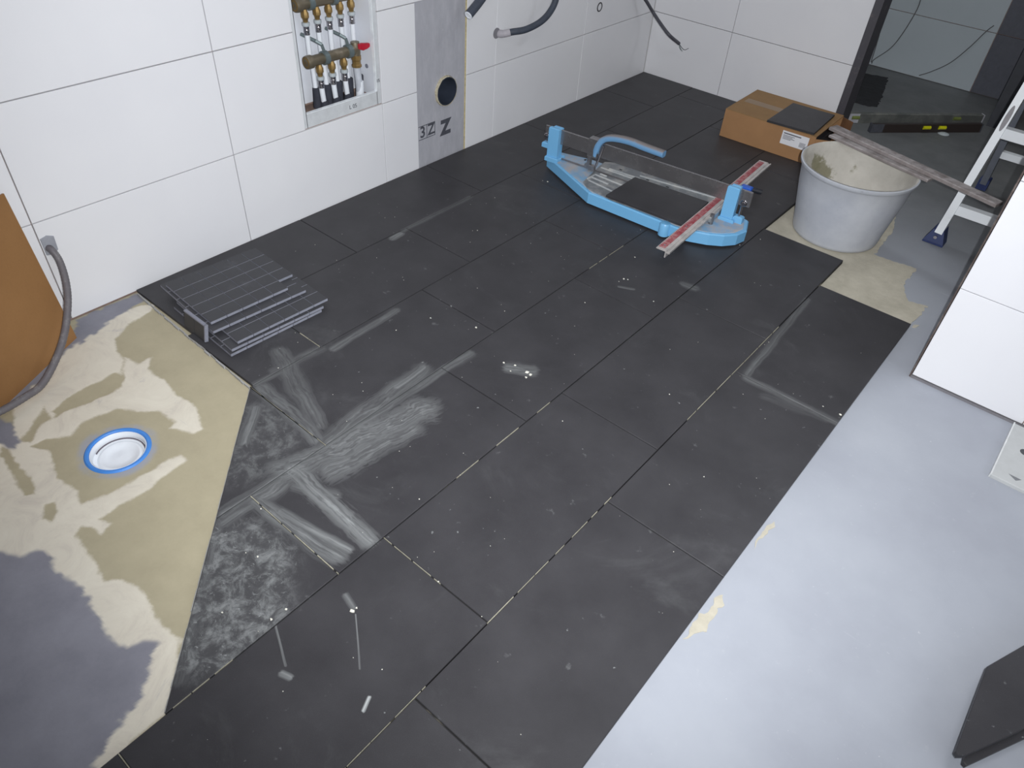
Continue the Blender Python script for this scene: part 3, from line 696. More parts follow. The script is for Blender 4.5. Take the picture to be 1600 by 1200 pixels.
# ---- stack of mosaic sheets
M_MOS = dusty('anthracite_mosaic', (56, 56, 60), (88, 88, 94), 0.5, 0, 0.55, 0.9, 12)
M_MESH = simple('mosaic_edge_grey', (132, 134, 146), 0.8, var=0.15, scale=60)
ms_mat = [M_MOS, M_MESH]
def mosaic_piece_mesh(s=0.0478, h=0.0085):
    mb = MB().box(-s/2, s/2, -s/2, s/2, -h, 0, None, 0.0006)
    me = bpy.data.meshes.new('mosaic_piece'); me.from_pydata(mb.v, [], mb.f); me.materials.append(M_MOS); me.materials.append(M_MESH)
    for p in me.polygons:
        if abs(p.normal.z) < 0.5: p.material_index = 1
    return me
PM = mosaic_piece_mesh()
def mosaic_sheet(loc, rz, nx, ny, tilt=(0, 0), label='', skip=()):
    t = thing('mosaic_sheet', label, 'tile sheet', loc, rz, 'sheets of anthracite mosaic in a stack'); t.rotation_euler = (tilt[0], tilt[1], rz)
    pitch = 0.0497
    for i in range(nx):
        for j in range(ny):
            if (i, j) in skip: continue
            o = bpy.data.objects.new('mosaic_piece', PM); COL.objects.link(o); o.parent = t
            o.location = ((i+0.5)*pitch, (j+0.5)*pitch, 0.0085)
    bk_ = MB().box(0.003, (nx-1)*pitch-0.003, 0.003, ny*pitch-0.003, 0.0, 0.0012)
    y1_ = ny*pitch-0.003 - (pitch if skip else 0); bk_.box((nx-1)*pitch-0.003, nx*pitch-0.003, 0.003, y1_, 0.0, 0.0012)
    bk_.build('backing_mesh', M_MESH, t)
    return t
MOS = [
 ((0.166, -0.192, 0.0005), -0.040, 6, 6, 'lowest anthracite mosaic sheet of the stack, lying on the dark tiles', ()),
 ((0.161, -0.178, 0.0100), -0.060, 6, 6, 'second anthracite mosaic sheet from the bottom of the stack', ()),
 ((0.155, -0.158, 0.0195), -0.045, 6, 6, 'third anthracite mosaic sheet from the bottom of the stack, its left end set back', ()),
 ((0.083, -0.177, 0.0290), -0.065, 6, 6, 'anthracite mosaic sheet second from the top of the stack', ()),
 ((0.105, -0.171, 0.0385), -0.050, 5, 6, 'topmost anthracite mosaic sheet, a corner piece missing', ((4, 5),)),
]
for a in MOS: mosaic_sheet(a[0], a[1], a[2], a[3], label=a[4], skip=a[5])
# strip of mosaic folded down over the stack's end
fl = thing('mosaic_strip', 'narrow strip of anthracite mosaic standing upright against the end of the mosaic stack', 'tile sheet', (0.262, -0.2085, 0.0005), 0.0)
fl.rotation_euler = (-0.22, 0, 0)
for k in range(2):
    MB().box(0.0497*k, 0.0497*k+0.0478, -0.0085, 0.0, 0.0015, 0.0495, None, 0.0006).build('mosaic_piece', M_MOS, fl)
MB().box(-0.001, 0.0998, -0.0095, 0.0005, 0.0480, 0.0520).build('top_edge', M_MESH, fl)
MB().box(0.0978, 0.1018, -0.0095, 0.0005, 0.0, 0.0520).build('end_edge', M_MESH, fl)

# ---- pipe cabinet and heating manifolds
M_GALV = simple('white_sheet_steel', (222, 225, 232), 0.4, var=0.03, scale=6)
M_PUTTY = simple('smeared_cabinet_rim', (200, 203, 206), 0.7, var=0.10, scale=25, bump=0.2)
M_BRONZE = dusty('bronze_manifold', (128, 118, 100), (146, 138, 124), 0.42, 0.6, 0.5, 0.8, 30)
M_BRASS = simple('bright_brass', (158, 130, 82), 0.36, 0.7, var=0.15)
M_CHROME = simple('pressed_chrome', (190, 186, 190), 0.18, 1.0, var=0.05)
M_PIPE = simple('white_composite_pipe', (226, 230, 236), 0.35, var=0.02)
M_GRING = simple('grey_plastic_ring', (176, 184, 188), 0.5, var=0.05)
M_FOAM = simple('black_foam_sleeve', (52, 54, 64), 0.85, var=0.25, scale=60, bump=0.3)
M_CLAMP = simple('green_grey_clamp', (112, 124, 126), 0.45, 0.4, var=0.08)
cab = thing('pipe_cabinet', 'open white sheet metal pipe cabinet recessed in the tiled wall', 'cabinet', (0, CY0, CZ0))
CO = Vector((0, CY0, CZ0))
def cbox(mb, y0, y1, z0, z1, x0, x1): return mb.box(x0, x1, y0-CY0, y1-CY0, z0-CZ0, z1-CZ0)
iy0, iy1, iz0, iz1 = 0.468, 0.768, 0.341, 0.90
xb = -0.115
mb = MB(); cbox(mb, iy0, iy1, iz0-0.02, iz1, xb-0.002, xb); mb.build('back_panel', M_GALV, cab)
mb = MB(); cbox(mb, iy0-0.002, iy0, iz0-0.02, iz1, xb, -0.004); cbox(mb, iy1, iy1+0.002, iz0-0.02, iz1, xb, -0.004); cbox(mb, iy0, iy1, iz1, iz1+0.002, xb, -0.004); mb.build('side_panel', M_GALV, cab)
mb = MB(); cbox(mb, iy0-0.002, iy1+0.002, CZ0+0.001, iz0, -0.010, -0.004); cbox(mb, CY0+0.001, iy0, CZ0+0.001, 0.92, -0.010, -0.004); cbox(mb, iy1, CY1-0.001, CZ0+0.001, 0.92, -0.010, -0.004); cbox(mb, iy0, iy1, iz1, 0.92, -0.010, -0.004)
mb.build('frame', M_PUTTY, cab)
mb = MB(); cbox(mb, iy0, iy1, iz0-0.001, iz0+0.001, -0.014, -0.002); cbox(mb, iy1-0.0015, iy1+0.001, iz0, 0.9, -0.014, -0.002); mb.build('frame_lip', simple('bright_white_lip', (236, 240, 246), 0.35), cab)
mb = MB(); cbox(mb, iy1-0.018, iy1-0.0005, 0.341, 0.9, xb+0.002, -0.100); mb.build('side_channel', M_GALV, cab)
MB().cyl((-0.045, iy1-0.0005-CY0, 0.415-CZ0), (-0.045, iy1-0.003-CY0, 0.415-CZ0), 0.007).build('plug', simple('grey_plug', (120, 122, 132), 0.6), cab)
# scale printed on the rim
text_mesh('printed_scale', '15', 0.0145, M_INK, wall_M(0.7775-CY0, 0.374-CZ0, -0.0038), cab, 0.0003, 0.0003)
text_mesh('printed_scale', 'L 05', 0.019, M_INK, wall_M(0.660-CY0, 0.316-CZ0, -0.0038), cab, 0.0003, 0.0)

def outlet(parent, y, zt, x, body=M_BRASS):
    """brass union, grey ring and chrome press sleeve below a manifold; returns z of the lower end"""
    MB().lathe([(0, 0), (0.0075, 0), (0.0095, -0.008), (0.0125, -0.014), (0.0125, -0.026), (0.009, -0.031), (0.0075, -0.040), (0, -0.040)], (x, y, zt), seg=8).build('brass_union', body, parent, smooth=True, sharp=30)
    MB().lathe([(0.006, -0.040), (0.0120, -0.041), (0.0125, -0.046), (0.0115, -0.051), (0.006, -0.052)], (x, y, zt), seg=20).build('grey_ring', M_GRING, parent, smooth=True)
    MB().lathe([(0.006, -0.052), (0.0095, -0.052), (0.0095, -0.058), (0.0088, -0.060), (0.0095, -0.062), (0.0095, -0.068), (0.0088, -0.070), (0.0095, -0.073), (0.0095, -0.077), (0.006, -0.077)], (x, y, zt), seg=20).build('press_sleeve', M_CHROME, parent, smooth=True)
    return zt-0.077
def manifold(name, label, x, y0, y1, z, ys, clamps):
    t = thing(name, label, 'manifold', (x, y0, z)); o = Vector((x, y0, z))
    MB().lathe([(0.004, -0.004), (0.019, -0.002), (0.0205, 0.004), (0.0205, 0.018), (0.0165, 0.024), (0.0165, y1-y0), (0, y1-y0)], (0, 0, 0), axis=(0, 1, 0), seg=28).build('bar', M_BRONZE, t, smooth=True)
    MB().lathe([(0, 0.0), (0.008, -0.001), (0.012, -0.0035), (0.0165, -0.003), (0.017, -0.001)], (0, 0, 0), axis=(0, 1, 0), seg=24).build('end_plug', M_BRASS, t, smooth=True)
    for yc in clamps:
        c = MB().lathe([(0.0165, -0.009), (0.0215, -0.008), (0.0215, 0.008), (0.0165, 0.009)], (0, yc-y0, 0), axis=(0, 1, 0), seg=24)
        c.build('clamp_ring', M_CLAMP, t, smooth=True)
        b = MB(); pts = [(0, yc-y0, 0.019), (-0.004, yc-y0-0.004, 0.040), (-0.018, yc-y0-0.016, 0.050), (xb-x+0.004, yc-y0-0.036, 0.064)]
        for a_, b_ in zip(pts[:-1], pts[1:]):
            a_, b_ = Vector(a_), Vector(b_); dd = (b_-a_).normalized(); sd = dd.cross(Vector((1, 0, 0)) if abs(dd.z) > 0.5 else Vector((0, 0, 1))).normalized()
            b.tube([a_, b_], 0.0055, 6)
        b.build('bracket', M_CLAMP, t)
    ends = [outlet(t, y-y0, -0.012, 0) + z for y in ys]
    return t, ends
XU, XL = -0.078, -0.048
tU, eU = manifold('upper_manifold', 'upper bronze manifold with five white pipes below, cut off by the picture top', XU, 0.530, 0.766, 0.636, (0.562, 0.608, 0.654, 0.700, 0.746), (0.585, 0.677))
tL, eL = manifold('lower_manifold', 'lower bronze manifold with a small red handled valve at its right end', XL, 0.525, 0.722, 0.477, (0.572, 0.622, 0.672), (0.598, 0.696))
# valve at the right end of the lower manifold
o = Vector((XL, 0.525, 0.477)); vy = 0.726-0.525
MB().lathe([(0, 0.026), (0.014, 0.024), (0.016, 0.012), (0.016, -0.012), (0.0145, -0.020), (0.0, -0.020)], (0, vy, 0), seg=20).build('valve_body', M_BRONZE, tL, smooth=True)
MB().lathe([(0, -0.018), (0.0165, -0.018), (0.0165, -0.032), (0.014, -0.036), (0.014, -0.046), (0.0165, -0.049), (0.0165, -0.056), (0, -0.060)], (0, vy, 0), seg=8).build('valve_union', M_BRASS, tL, smooth=True, sharp=30)
hd = MB().prism([(0.0, -0.007), (0.016, -0.013), (0.034, -0.011), (0.046, -0.006), (0.047, 0.004), (0.030, 0.007), (0.014, 0.010), (0.0, 0.008)], -0.005, 0.005, 0.0015, Matrix(((0, 0, 1, 0.020), (1, 0, 0, vy-0.002), (0, 1, 0, 0.012), (0, 0, 0, 1))))
hd.build('red_handle', simple('red_plastic_handle', (176, 24, 48), 0.4), tL)
def pipe(name, label, pts, r, group, sleeve=0.055, mat=M_PIPE, sm=M_FOAM):
    p0 = Vector(pts[0]); t = thing(name, label, 'pipe', tuple(p0), 0, group)
    MB().tube([Vector(p)-p0 for p in smooth_path(pts, 6)], r, 14).build('pipe_run', mat, t, smooth=True)
    if sleeve:
        e = Vector(pts[-1])-p0; b = e+Vector((0.0, 0.003, sleeve))
        MB().tube([b, b+(e-b)*0.04, e+Vector((0, 0, -0.004))], [0.0105, 0.0135, 0.0145], 16).build('foam_sleeve', sm, t, smooth=True)
    return t
order = ['leftmost', 'second from the left', 'middle', 'second from the right', 'rightmost']
low = 0.322
for k, (y, ze) in enumerate(zip((0.562, 0.608, 0.654, 0.700, 0.746), eU)):
    pipe('water_pipe', 'white pipe under the upper manifold, %s of its five' % order[k], [(XU, y, ze+0.002), (XU, y, ze-0.06), (XU+0.004, y+0.003, 0.45), (XU+0.008, y+0.003, low)], 0.0082, 'white pipes in the wall cabinet', 0.062)
for k, (y, ze) in enumerate(zip((0.572, 0.622, 0.672), eL)):
    pipe('water_pipe', 'short white pipe under the lower manifold, %s of its three' % ('left one', 'middle one', 'right one')[k], [(XL, y, ze+0.002), (XL, y+0.001, ze-0.02), (XL-0.002, y+0.006, low)], 0.0088, 'white pipes in the wall cabinet', 0.022)
pipe('water_pipe', 'thick grey and white pipe below the red handled valve', [(XL, 0.726, 0.420), (XL, 0.728, 0.38), (XL, 0.730, low)], 0.0125, 'white pipes in the wall cabinet', 0.052, simple('grey_white_pipe', (186, 190, 198), 0.5), M_PIPE)

# ---- waste pipe stub in the strip
wp = thing('waste_pipe', 'dark waste pipe opening with a foam rim in the bare grey wall strip', 'pipe', (0, PY, PZ))
MB().lathe([(0.052, -0.002), (0.052, 0.006), (0.049, 0.006), (0.0485, -0.10), (0, -0.10)], (0, 0, 0), axis=(1, 0, 0), seg=40).build('pipe_socket', simple('dark_blue_grey_pipe', (52, 58, 70), 0.4), wp, smooth=True)
fm = MB(); n = 40; prof = []
vs = []; fs_ = []
for k in range(n):
    a = 2*math.pi*k/n; ro = 0.0565+0.0035*noise.noise((math.cos(a)*3, math.sin(a)*3, 1)); hh = 0.005+0.003*noise.noise((math.cos(a)*4, math.sin(a)*4, 7))
    for (r_, h_) in ((ro, -0.0045), (ro-0.001, hh), (0.0525, hh+0.001), (0.052, -0.0045)): vs.append((h_, r_*math.cos(a), r_*math.sin(a)))
for k in range(n):
    j = (k+1) % n
    for i in range(3): fs_.append((k*4+i, j*4+i, j*4+i+1, k*4+i+1))
fm.add(vs, fs_).build('foam_rim', simple('yellowish_foam', (184, 176, 154), 0.9, var=0.3, scale=120, bump=0.5), wp, smooth=True)

# ---- insulated hoses hanging from the wall
M_HOSE = simple('dark_grey_insulation', (62, 68, 80), 0.6, var=0.15, scale=50)
ph = [(0.0900, 1.1277, 0.5430), (0.0850, 1.1757, 0.5671), (0.0800, 1.2207, 0.5921), (0.0700, 1.2921, 0.6250), (0.0500, 1.4017, 0.6581), (0.0150, 1.4976, 0.6712), (-0.0200, 1.5591, 0.6705)]
p0 = Vector(ph[0]); h1 = thing('insulated_pipe', 'dark insulated pipe hanging down with an open white end beside the grey strip', 'pipe', tuple(p0))
q = smooth_path([Vector(p)-p0 for p in ph], 6)
MB().tube(q, 0.0155, 18).build('insulation', M_HOSE, h1, smooth=True)
dd = (q[0]-q[1]).normalized()
MB().lathe([(0.010, -0.01), (0.010, 0.002), (0.0125, 0.002), (0.0125, 0.0005), (0.0152, 0.0005)], (0, 0, 0), axis=tuple(dd), seg=18).build('white_pipe_end', M_PIPE, h1, smooth=True)
MB().lathe([(0, 0.0008), (0.010, 0.0008)], (0, 0, 0), axis=tuple(dd), seg=18).build('pipe_lining', simple('dull_white', (225, 228, 232), 0.6), h1)
ph = [(-0.0120, 1.4041, 0.4077), (0.0140, 1.4122, 0.4100), (0.0400, 1.4349, 0.4188), (0.0660, 1.4893, 0.4242), (0.0800, 1.5622, 0.4424), (0.0850, 1.6131, 0.4724), (0.0850, 1.6440, 0.5140), (0.0750, 1.6598, 0.5736), (0.0500, 1.6826, 0.6330), (-0.0120, 1.7407, 0.6705)]
p0 = Vector(ph[1]); h2 = thing('drain_hose', 'dark curved hose coming out of a hole in the white wall tiles', 'hose', tuple(p0))
q = smooth_path([Vector(p)-p0 for p in ph], 6)
MB().tube(q[4:], 0.0125, 18).build('hose_body', M_HOSE, h2, smooth=True)
MB().tube(q[:12], [0.0145]*6+[0.0135]*6, 18).build('plastered_end', simple('plaster_grey_end', (168, 164, 170), 0.9), h2, smooth=True)
MB().lathe([(0, 0.0003), (0.020, 0.0003), (0.0205, -0.001)], tuple(Vector((0.0000, 1.3900, 0.4132))-p0), axis=(1, 0, 0), seg=20).build('wall_hole', simple('grey_hole', (128, 126, 132), 0.9), h2)
rg = thing('pipe_stub', 'small capped pipe stub in the white wall tiles near the far corner', 'pipe', (-0.0000, 2.0943, 0.3912))
MB().lathe([(0.0150, -0.008), (0.0150, 0.002), (0.0175, 0.003), (0.0200, 0.001), (0.0200, -0.002)], (0, 0, 0), axis=(1, 0, 0), seg=28).build('black_ring', simple('black_ring_edge', (48, 46, 50), 0.6), rg, smooth=True)
MB().lathe([(0, -0.001), (0.0135, -0.001), (0.015, -0.004)], (0, 0, 0), axis=(1, 0, 0), seg=28).build('pink_cap', simple('pinkish_cap', (204, 170, 162), 0.5), rg, smooth=True)
ph = [(-0.0120, 2.3263, 0.5145), (0.0200, 2.3248, 0.4815), (0.0300, 2.3932, 0.4064), (0.0450, 2.4352, 0.3614), (0.0600, 2.4791, 0.3150), (0.1300, 2.4467, 0.2848), (0.2000, 2.4178, 0.2577), (0.2162, 2.5000, 0.2079)]
p0 = Vector(ph[-1]); cbl = thing('hanging_cable', 'dark cable with bare wire ends hanging before the far corner of the room', 'cable', tuple(p0))
MB().tube([v-p0 for v in smooth_path(ph, 8)], 0.0078, 12).build('cable_sheath', dusty('dark_cable', (76, 76, 84), (140, 136, 134), 0.5, 0, 0.62, 0.8, 60), cbl, smooth=True)
u_ = (Vector(ph[-1])-Vector(ph[-2])).normalized()
for e, c_ in (((0.035, 0.005, -0.022), M_INK), ((0.026, 0.0, -0.030), M_CLAMP), ((0.018, 0.0, -0.026), M_INK)):
    e = Vector(e); pts = [Vector((0, 0, 0)), e*0.5+Vector((0, 0, -0.004)), e]
    if c_ is M_INK and e.x > 0.03: pts.append(e+Vector((0.018, 0, 0.012)))
    MB().tube(smooth_path(pts, 5), 0.0014, 6).build('bare_wire', c_, cbl, smooth=True)

# ---- tile cutter
cut = thing('tile_cutter', 'light blue manual tile cutter with a steel rail standing on the dark tiles', 'tile cutter', (0.745, 1.355, 0.0))
KO = Vector((0.745, 1.355, 0))
def k(p): return (p[0]-KO.x, p[1]-KO.y)
def k3(p): return tuple(Vector(p)-KO)
M_CB = dusty('light_blue_paint', (116, 178, 222), (150, 165, 176), 0.35, 0, 0.62, 0.85, 14)
M_CBT = dusty('dusty_blue_paint', (122, 168, 204), (176, 172, 172), 0.5, 0, 0.34, 0.62, 16)
M_ALU = dusty('dusty_aluminium', (150, 154, 158), (178, 176, 172), 0.4, 0.5, 0.4, 0.7, 22)
def steel_mat():
    t = NT('polished_rail_steel'); t.base(hexlin(150, 148, 150)); t.b.inputs['Metallic'].default_value = 0.8; t.rough(t.step(t.noise(14, 5), 0.3, 0.7, 0.14, 0.34)); return t.m
M_STEEL = steel_mat(); M_DULL = simple('dull_steel', (150, 148, 150), 0.35, 0.85, var=0.15, scale=60)
RA = Vector((0.328, 1.324, 0)); RB = Vector((1.162, 1.407, 0)); rd = (RB-RA).normalized(); rp = Vector((-rd.y, rd.x, 0))
def rl(s, v, z): return tuple(RA + rd*s + rp*v + Vector((0, 0, z)) - KO)
RLn = (RB-RA).length
front = [(0.3513, 1.3302), (0.6360, 1.2031), (0.7997, 1.2027), (0.9477, 1.2137)]
base_pts = [(0.347, 1.322), (0.640, 1.193), (0.935, 1.205), (1.005, 1.207), (1.058, 1.228), (1.110, 1.252), (1.152, 1.283), (1.182, 1.325), (1.192, 1.372), (1.165, 1.440), (1.060, 1.475), (0.650, 1.445), (0.476, 1.428), (0.362, 1.392)]
MB().prism([k(p) for p in base_pts], 0.008, 0.050, 0.004).build('base', M_CB, cut)
def inset(pts, d_):
    P = [Vector(p) for p in pts]; c_ = sum(P, Vector((0, 0)))/len(P); return [tuple(p+(c_-p).normalized()*d_) for p in P]
MB().prism([k(p) for p in inset(base_pts, 0.014)], 0.049, 0.0515, 0.001).build('dusty_top', M_CBT, cut)
MB().lathe([(0, 0.052), (0.016, 0.052), (0.020, 0.046), (0.020, 0.006), (0, 0.006)], k3((0.962, 1.207, 0)), seg=20).build('front_boss', M_CB, cut, smooth=True)
for p in ((0.40, 1.345), (0.67, 1.23), (1.15, 1.36), (0.66, 1.42)):
    MB().cyl(k3((p[0], p[1], 0.0)), k3((p[0], p[1], 0.010)), 0.010).build('rubber_foot', simple('black_rubber', (30, 30, 32), 0.7), cut)
# spring tables
pl = [(0.5799, 1.2406), (0.6218, 1.2112), (0.6839, 1.2051), (0.7342, 1.2020), (1.0075, 1.2235), (1.0196, 1.4117), (1.0364, 1.5475), (0.9740, 1.5542), (0.7908, 1.5340), (0.6285, 1.5124), (0.5397, 1.4414), (0.5453, 1.3983)]
MB().prism([k(p) for p in pl], 0.051, 0.0545, 0.001).build('spring_table', dusty('table_aluminium', (122, 126, 130), (160, 158, 156), 0.45, 0.3, 0.45, 0.7, 22), cut)
rb = MB()
def rib(a, b, w2=0.003):
    a, b = Vector(k(a)), Vector(k(b)); d_ = (b-a).normalized(); n_ = Vector((-d_.y, d_.x))*w2
    rb.prism([tuple(a-n_), tuple(b-n_), tuple(b+n_), tuple(a+n_)], 0.0540, 0.0585, 0.0008)
for a, b in (((0.5596, 1.3864, 0.0550), (0.7026, 1.3984, 0.0550)), ((0.5804, 1.2683, 0.0550), (0.5790, 1.3204, 0.0550)), ((0.5899, 1.2634, 0.0550), (0.7065, 1.2546, 0.0550)), ((0.5790, 1.3204, 0.0550), (0.7092, 1.3228, 0.0550)), ((0.5813, 1.2921, 0.0550), (0.6584, 1.2912, 0.0550)), ((0.5884, 1.4014, 0.0550), (0.7197, 1.4166, 0.0550)), ((0.7050, 1.4395, 0.0550), (1.0287, 1.5013, 0.0550)), ((0.5895, 1.3394, 0.0550), (0.6189, 1.3399, 0.0550))): rib(a[:2], b[:2])
rb.build('table_ribs', dusty('rib_aluminium', (176, 180, 182), (196, 192, 186), 0.45, 0.2, 0.45, 0.7, 22), cut)
slots = MB()
for p in ((0.7432, 1.4340, 0.0550), (0.8271, 1.4403, 0.0550), (0.6228, 1.4302, 0.0550)):
    c_ = k(p); slots.box(c_[0]-0.006, c_[0]+0.006, c_[1]-0.003, c_[1]+0.003, 0.0543, 0.0548)
slots.build('table_slots', simple('slot_black', (16, 18, 24), 0.8), cut)
MB().box(0.06, RLn-0.07, -0.002, 0.002, 0.054, 0.060, Matrix.Translation(RA-KO) @ Matrix.Rotation(math.atan2(rd.y, rd.x), 4, 'Z')).build('breaking_ridge', M_DULL, cut)
RM = Matrix.Translation(RA-KO) @ Matrix.Rotation(math.atan2(rd.y, rd.x), 4, 'Z')
MB().box(0.0, RLn, -0.004, 0.004, 0.114, 0.170, RM, 0.0008).build('rail', M_STEEL, cut)
# posts: rounded front plates that clamp the rail
def post(s, wd, nm='post'):
    p = MB().box(s-wd/2, s+wd/2, -0.022, -0.0045, 0.049, 0.176, RM, 0.003)
    p.box(s-wd/2+0.004, s+wd/2-0.004, 0.0045, 0.020, 0.049, 0.172, RM, 0.003)
    p.prism([(s-wd/2-0.004, -0.030), (s+wd/2+0.010, -0.030), (s+wd/2+0.010, 0.026), (s-wd/2-0.004, 0.026)], 0.044, 0.062, 0.003, RM)
    return p.build(nm, M_CB, cut)
post(0.048, 0.046); post(RLn-0.062, 0.044)
for (s, z) in ((0.012, 0.132), (RLn-0.018, 0.128)):
    c_ = Vector(rl(s, -0.006, z)); ax = -rp
    b_ = MB().lathe([(0, 0.012), (0.005, 0.012), (0.006, 0.008), (0.010, 0.008), (0.012, 0.006), (0.012, 0.0), (0, 0)], tuple(c_), axis=tuple(ax), seg=20); b_.build('clamp_bolt', M_CHROME, cut, smooth=True)
# ears beside the posts
MB().box(-0.004, 0.024, -0.018, 0.006, 0.088, 0.108, RM, 0.004).build('left_ear', M_CB, cut)
MB().box(RLn-0.040, RLn-0.006, -0.016, 0.010, 0.022, 0.075, RM, 0.005).build('right_ear', M_CB, cut)
MB().cyl(rl(RLn-0.024, -0.004, 0.075), rl(RLn-0.024, -0.004, 0.115), 0.0045).build('ear_screw', M_CHROME, cut)
MB().box(RLn-0.028, RLn+0.003, -0.012, -0.002, 0.118, 0.172, RM, 0.001).build('rail_end_plate', M_DULL, cut)
# carriage, lever and wheel
hm = [((0.5518, 1.3450, 0.1149)), ((0.5619, 1.3450, 0.1611)), ((0.5840, 1.3480, 0.1897)), ((0.6257, 1.3500, 0.2051)), ((0.6869, 1.3530, 0.2121)), ((0.7486, 1.3560, 0.2099)), ((0.8269, 1.3600, 0.2087))]
pts = [Vector(p)-KO for p in smooth_path(hm, 5)]
mbh = MB(); vs = []; fs_ = []
for i, p in enumerate(pts):
    T = (pts[min(i+1, len(pts)-1)]-pts[max(i-1, 0)]).normalized(); N_ = Vector((0, 1, 0)); Bn = T.cross(N_).normalized(); hw, hh = 0.012, 0.0115
    for (a_, b_) in ((-1, -0.7), (-0.7, -1), (0.7, -1), (1, -0.7), (1, 0.7), (0.7, 1), (-0.7, 1), (-1, 0.7)): vs.append(p+N_*a_*hw+Bn*b_*hh)
for i in range(len(pts)-1):
    for q_ in range(8): fs_.append((i*8+q_, i*8+(q_+1) % 8, (i+1)*8+(q_+1) % 8, (i+1)*8+q_))
fs_.append(tuple(range(7, -1, -1))); fs_.append(tuple(range((len(pts)-1)*8, len(pts)*8)))
mbh.add(vs, fs_).build('lever_handle', dusty('handle_blue', (96, 168, 222), (128, 122, 122), 0.4, 0, 0.22, 0.42, 10), cut, smooth=True, sharp=50)
sc_ = 0.218
MB().box(sc_-0.022, sc_+0.020, -0.013, 0.013, 0.108, 0.182, RM, 0.003).build('carriage', M_DULL, cut)
MB().box(sc_-0.018, sc_-0.006, -0.014, 0.004, 0.062, 0.112, RM, 0.002).build('wheel_holder', M_DULL, cut)
MB().cyl(rl(sc_+0.022, -0.014, 0.082), rl(sc_+0.042, -0.012, 0.168), 0.0045).build('spring_rod', M_CHROME, cut, smooth=True)
MB().cyl(rl(sc_-0.022, -0.004, 0.066), rl(sc_-0.022, 0.000, 0.066), 0.011).build('scoring_wheel', M_DULL, cut, smooth=True)
MB().box(sc_-0.006, sc_+0.018, -0.020, -0.004, 0.060, 0.080, RM, 0.002).build('breaker_foot', M_DULL, cut)
MB().cyl(rl(sc_-0.026, -0.016, 0.092), rl(sc_-0.026, -0.010, 0.092), 0.0035).build('axle_bolt', M_CHROME, cut)
MB().cyl(k3((1.077, 1.318, 0.050)), k3((1.077, 1.318, 0.088)), 0.008).build('stop_pin', M_DULL, cut, smooth=True)
MB().box(RLn-0.055, RLn-0.015, 0.020, 0.045, 0.150, 0.170, RM, 0.004).build('blue_knob', simple('deep_blue_knob', (44, 92, 190), 0.4), cut)
MB().cyl(rl(RLn-0.025, 0.045, 0.158), rl(RLn+0.012, 0.062, 0.152), 0.009).build('black_grip', simple('black_grip', (28, 30, 38), 0.6), cut, smooth=True)

# fence with the red scale, lying across the cutter
fa, fb = Vector((1.0705, 1.005, 0)), Vector((1.0125, 1.880, 0)); fd = (fb-fa).normalized()
fen = thing('cutter_fence', 'aluminium fence bar with a red measuring scale lying across the blue tile cutter', 'ruler', (fa.x, fa.y, 0.0735))
FM = Matrix.Rotation(math.atan2(fd.y, fd.x)-math.pi/2, 4, 'Z'); FLn = (fb-fa).length
M_FEN = dusty('dusty_light_aluminium', (184, 180, 178), (196, 188, 184), 0.4, 0.4, 0.4, 0.7, 30)
MB().box(-0.027, 0.006, 0, FLn, 0.0, 0.003, FM).box(0.006, 0.010, 0, FLn, -0.021, 0.003, FM).box(0.010, 0.020, 0, FLn, -0.004, 0.0, FM).box(0.018, 0.022, 0, FLn, -0.004, 0.003, FM).build('profile', M_FEN, fen)
MB().box(-0.024, -0.002, 0.012, FLn-0.012, 0.003, 0.0036, FM).build('red_scale', dusty('worn_red_scale', (150, 52, 62), (186, 150, 150), 0.5, 0, 0.42, 0.72, 40), fen)
tk = MB()
for i in range(1, int(FLn/0.01)):
    ln = 0.007 if i % 5 == 0 else 0.004; tk.box(-0.0235, -0.0235+ln, i*0.01, i*0.01+0.0009, 0.0036, 0.0039, FM)
tk.build('scale_ticks', simple('pale_ticks', (214, 196, 192), 0.7), fen)
for s in (0.03, 0.19, 0.62): MB().cyl(FM @ Vector((-0.012, s, 0.003)), FM @ Vector((-0.012, s, 0.005)), 0.0035).build('rivet', M_CHROME, fen)
MB().box(0.020, 0.030, 0.30, 0.46, -0.012, 0.006, FM, 0.002).build('fence_clamp', M_ALU, fen)

# black tile on the cutter
tc = [(0.7136, 1.1961), (0.7083, 1.3951), (1.0056, 1.4265), (1.0261, 1.2128)]
cc = Vector((sum(p[0] for p in tc)/4, sum(p[1] for p in tc)/4, 0.0590))
tag(MB().prism([(p[0]-cc.x, p[1]-cc.y) for p in tc], 0.0, 0.009, 0.001).build('cut_tile', M_TILE, loc=tuple(cc)), 'black square cut tile lying on the table of the blue tile cutter', 'tile')

# ---- carton with tiles
CBX = Vector((0.680, 2.150, 0)); ca = math.radians(1.5)
M_CARD = simple('brown_cardboard', (160, 120, 82), 0.8, var=0.08, scale=9); M_CARDT = simple('cardboard_top', (142, 110, 72), 0.8, var=0.10, scale=9); M_CARDI = simple('cardboard_inside', (110, 76, 50), 0.85, var=0.15)
bx = thing('cardboard_box', 'flat brown cardboard tile carton with a white label against the far wall', 'box', (CBX.x, CBX.y, 0.0005), ca)
bw, bdp, bh = 0.410, 0.325, 0.118; th = 0.004
MB().box(0, bw, 0, bdp, 0, th).build('bottom', M_CARD, bx)
MB().box(0, bw, 0, th, th, bh, None, 0.0).build('front_side', M_CARD, bx)
MB().box(0, bw, bdp-th, bdp, th, bh).build('back_side', M_CARD, bx)
MB().box(0, th, th, bdp-th, th, bh).build('left_end', M_CARD, bx)
MB().box(0, bw, 0, bdp*0.5-0.001, bh, bh+0.003).build('front_lid_flap', M_CARDT, bx)
MB().box(0, bw, bdp*0.5+0.001, bdp, bh, bh+0.003).build('rear_lid_flap', M_CARDT, bx)
